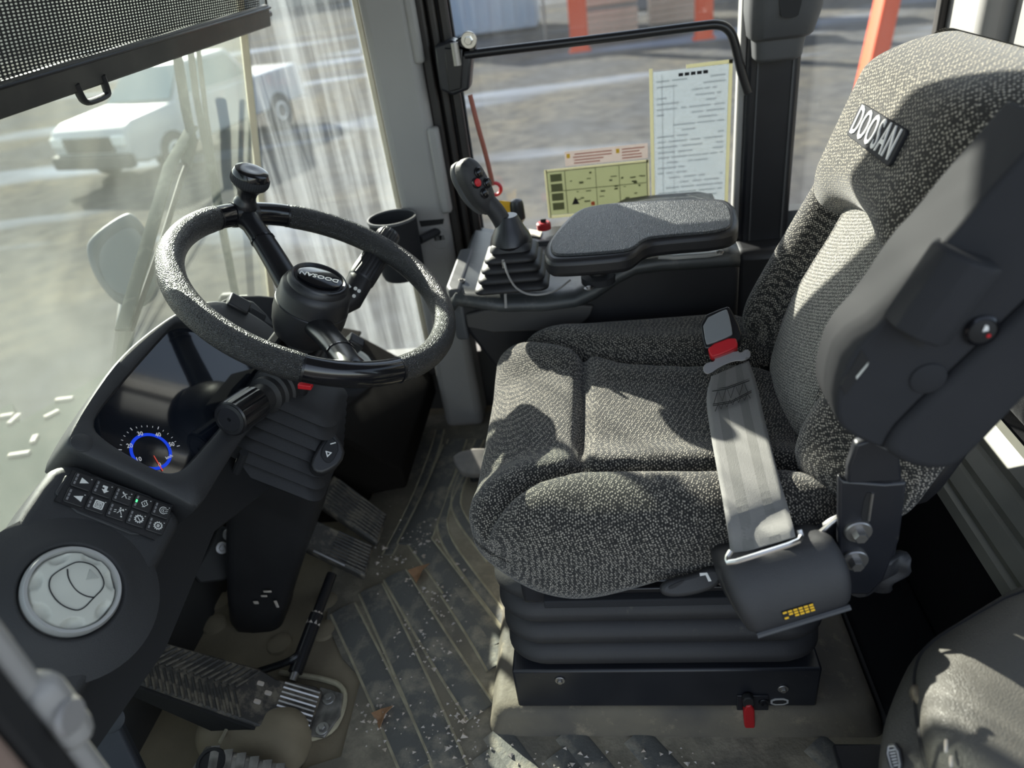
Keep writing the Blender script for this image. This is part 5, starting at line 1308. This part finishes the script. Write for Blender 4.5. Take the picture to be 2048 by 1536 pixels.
# ================================================================ ROLLER SHADE
def shade():
    A, Bv = V((-.615, .655, 1.012)), V((-.672, -.06, .992))
    b = (Bv-A).normalized(); u = V((.21, 0, 1)); u = (u - b*u.dot(b)).normalized(); n = b.cross(u)
    if n.x < 0: n = -n
    SP = Plane(n, A)
    A = SP(531, 30); B0 = SP(0, 196); e = B0 + (B0-A).normalized()*.40
    t = thing('roller_shade', 'perforated dark roller sunshade pulled down over the windshield', 'shade', e)
    m, nt, N, L = newmat('shade_mesh')
    o = N.new('ShaderNodeOutputMaterial'); d = N.new('ShaderNodeBsdfDiffuse'); d.inputs[0].default_value = (.045, .045, .045, 1)
    tr = N.new('ShaderNodeBsdfTransparent'); mx = N.new('ShaderNodeMixShader')
    tc = N.new('ShaderNodeTexCoord'); mp = N.new('ShaderNodeMapping'); mp.inputs['Scale'].default_value = (0, .5, 1)
    v = N.new('ShaderNodeTexVoronoi'); v.inputs['Scale'].default_value = 270; v.inputs['Randomness'].default_value = 0.05
    L.new(tc.outputs['Object'], mp.inputs[0]); L.new(mp.outputs[0], v.inputs['Vector'])
    mr = N.new('ShaderNodeMapRange'); mr.inputs[1].default_value = .31; mr.inputs[2].default_value = .25
    L.new(v.outputs['Distance'], mr.inputs[0]); L.new(mr.outputs[0], mx.inputs[0]); L.new(d.outputs[0], mx.inputs[1]); L.new(tr.outputs[0], mx.inputs[2]); L.new(mx.outputs[0], o.inputs[0])
    h = (1.47 - A.z)/u.z
    mesh_obj('shade_mesh', ([A-b*-.02, e, e+u*h, A-b*-.02+u*h], [[0, 1, 2, 3]]), m, t, smooth=0)
    mesh_obj('bottom_bar', rbox((A+e)/2 + n*.004, (e-A)/2, u*.019, n*.006), pm('shade_bar', (.024, .023, .022), .5, noise=(14, .8, (.055, .052, .045))), t, bevel=.003)
    mesh_obj('bar_ridge', tube([A + u*.014 + n*.011, e + u*.014 + n*.011], .0025, 8), M_satin, t)
    mesh_obj('end_pin', tube([A, A - b*.018], .006, 10), M_satin, t)
    mesh_obj('guide_cord', tube([A - b*.008, A - b*.008 + u*h], .0022, 6), M_black, t)
    mesh_obj('roller', tube([A + u*h, e + u*h], .025, 16), M_greyd, t)
    SP2 = Plane(n, A + n*.008)
    P = smooth_path([SP2(*q) for q in ((150, 168), (164, 198), (172, 205), (182, 204), (208, 194), (215, 188), (213, 178), (203, 150))], 1)
    mesh_obj('pull_handle', tube(P, .0058, 10, flat=(1, .7)), M_plast, t)
    mesh_obj('handle_strip', prism([SP2(*q) for q in ((148, 170), (205, 150), (209, 163), (158, 183))], n, .006), M_plast, t, bevel=.0015)
shade()

# ================================================================ CUP HOLDER, REAR LEDGE, CUSHION
def rest():
    t = thing('floor_stop', 'small worn grey plastic stop on the floor under the seat front', 'block', PZ(930, 955, FZ+.006))
    fp = Plane((.1, -.3, .95), PZ(930, 920, .085))
    mesh_obj('stop_body', prism(fp.pts(chaikin2([(904, 906), (960, 892), (990, 905), (985, 945), (928, 948), (910, 930)], 1)), fp.n, .022), pm('worn_grey_block', (.16, .15, .145), .6, noise=(30, .7, (.26, .24, .22))), t, bevel=.005)
    mesh_obj('stop_foot', tube([fp(945, 930) - fp.n*.015, V((fp(945, 930).x, fp(945, 930).y, FZ+.006))], .012, 10), M_black, t)
    t = thing('floor_filler', 'black carpet piece added to darken the floor between seat and rear locker', 'filler', (.43, .08, FZ))  # invented black sheet, makes the floor behind the seat darker
    mesh_obj('filler_slab', abox(.372, .494, -.325, .50, FZ, .062), M_fuzzy, t, bevel=.006)
    mesh_obj('filler_edge', abox(.366, .374, -.325, .50, FZ, .056), M_black, t, bevel=.002)
    t = thing('cup_holder', 'dark grey round cup holder fixed to the front pillar', 'cup holder', PY(790, 520, .58))
    c = PY(784, 436, .58)
    mesh_obj('cup', lathe([(.043, -.13), (.047, -.12), (.051, 0), (.0525, .002), (.0525, -.001), (.0490, -.002), (.0455, -.115), (0, -.116)], c, AZ, 36), M_greyd, t, smooth=40)
    mesh_obj('cup_rim', lathe([(.0490, -.001), (.0495, .003), (.0525, .003), (.0530, -.002)], c, AZ, 36, cap=False), M_greym, t, smooth=40)
    mesh_obj('bracket', tube([c + V((.045, .02, -.06)), c + V((.08, .07, -.06))], .010, 8), M_greyd, t)
    # rear ledge
    t = thing('rear_ledge', 'low rear locker with a black carpeted face and ribbed grey ledge', 'locker', (.6, .0, FZ))
    mesh_obj('carpet_face', abox(.495, .78, -.215, .50, FZ, .278), M_fuzzy, t, bevel=.004)
    sl = V((.60, 0, .365)) - V((.497, 0, .28))
    def lp(u, y): return V((.492, 0, .28)) + sl*u + AY*y
    vs = []
    prof = [(0, -.012), (0, .004), (.10, .008), (.16, .002), (.20, .008), (.36, .010), (.40, .004), (.46, .010), (.62, .011), (.67, .004), (.74, .011), (.92, .012), (1.0, .006), (1.0, -.02)]
    nn = V((-sl.z, 0, sl.x)).normalized()
    mesh_obj('ribbed_ledge', loft([[lp(u, y) + nn*h for u, h in prof] for y in (-.215, .50)], cap=True), M_ledge, t, smooth=30)
    mesh_obj('ledge_back', abox(.595, .78, -.215, .50, .20, .36), M_fuzzy, t, smooth=0)
    t = thing('net_pocket', 'black woven net pocket on the rear wall above the ledge', 'pocket', (.62, -.1, .36))
    mesh_obj('net', pillow((.012, .23, .10), (.010, .02, .03), lambda p: V((.625 + p.x + .02*max(0, p.z+.05), +.03 + p.y, .463 + p.z)), 14), fabric('net_weave', (.010, .010, .011), (.10, .10, .10), 300, .15, .3, .1), t, smooth=70)
    mesh_obj('pocket_back', abox(.655, .67, -.21, .28, .361, .72), M_plast, t, bevel=.004)
    o = mesh_obj('folded_map', rbox((.648, -.10, .60), (.003, 0, .0), (0, .10, .02), (0, -.01, .06)), pm('printed_cover', (.30, .42, .52), .5, noise=(26, .9, (.62, .42, .33))), bevel=.001)
    tag(o, 'colourful printed booklet tucked into the net pocket', 'booklet')
    # leatherette cushion by the door
    t = thing('side_cushion', 'black grained leatherette cushion beside the seat near the door', 'cushion', PZ(2000, 1420, .20))
    r1 = [(1832, 1330), (1858, 1290), (1925, 1247), (2060, 1172), (2330, 1140), (2480, 1400), (2360, 1720), (1960, 1790), (1858, 1560), (1832, 1410)]
    r2 = [(1788, 1390), (1832, 1302), (1922, 1240), (2070, 1152), (2360, 1110), (2540, 1400), (2400, 1790), (1900, 1850), (1752, 1600), (1762, 1470)]
    c1 = (2080, 1440)
    def ring(P, z, k=1.0): return smooth_path([PZ(c1[0]+(x-c1[0])*k, c1[1]+(y-c1[1])*k, z) for x, y in P], 2, closed=True)
    rr = [ring(r1, .452, .05), ring(r1, .452, .4), ring(r1, .448, .7), ring(r1, .438, .88), ring(r1, .424, .97), ring(r1, .414, 1.005), ring(r1, .405, 1.012), ring(r2, .395, .975), ring(r2, .36, 1.0), ring(r2, .29, 1.0), ring(r2, .22, .97)]
    mesh_obj('cushion_body', loft(rr), M_bag, t, smooth=70)
    mesh_obj('seam_piping', tube(ring(r1, .413, 1.010), .0022, 6, closed=True), M_black, t)
    mesh_obj('torn_corner', pillow((.006, .012, .016), (.004, .008, .010), lambda p: PZ(1838, 1396, .413) + V((p.x, p.y, p.z*.5)), 8), pm('worn_vinyl', (.22, .18, .12), .6, noise=(90, .9, (.06, .05, .04))), t)
    for q, w in (((1890, 1497), .006), ((1900, 1528), .005)):
        mesh_obj('scuff', pillow((.0015, w, .001), (.001, .003, .0008), lambda p, q=q: PZ(*q, .446) + V((p.x+p.y*.4, p.y, p.z+.004)), 4), M_chip, t)
    pn = V((-.55, -.45, .70)).normalized(); pg = Plane(pn, PZ(1790, 1510, .400))
    tg = mesh_obj('maker_tag', prism([p + pn*.006 for p in pg.pts(chaikin2([(1770, 1488), (1801, 1484), (1812, 1545), (1786, 1552)], 1))], pn, .008), M_rubber, t, bevel=.001)
    mesh_obj('tag_border', tube([p + pn*.0065 for p in pg.pts(chaikin2([(1776, 1494), (1797, 1491), (1806, 1539), (1790, 1544)], 1))], .0006, 5, closed=True), M_ring, tg)
    L = [prism([p + pn*.0068 for p in pg.pts([(1782+k*1.9, 1500+k*6), (1794+k*1.3, 1498+k*6), (1794.5+k*1.3, 1500+k*6), (1782.5+k*1.9, 1502+k*6)])], pn, .0005) for k in range(6)]
    mesh_obj('tag_emboss', join(*L), M_ring, tg, smooth=0)
    # riser under the seat
    t = thing('seat_riser', 'dusty moulded step under the seat base', 'step', (.07, .05, FZ))
    rg = lambda z, o: [V((x, y, z)) for x, y in rrect(.075, .05, .285+o, .245+o, .02)]
    mesh_obj('riser_body', loft([rg(FZ, .012), rg(FZ+.012, .008), rg(.066, .0), rg(.078, -.006), rg(.081, -.016)]), M_riser, t, smooth=60)
    t = thing('side_locker', 'black plastic side box carrying the leatherette cushion', 'box', (.5, -.5, FZ))
    mesh_obj('box_body', abox(.24, .78, -.60, -.34, FZ, .225), M_black, t, bevel=.01)
    mesh_obj('box_lid', abox(.235, .785, -.605, -.335, .225, .235), M_plast, t, bevel=.003)
rest()
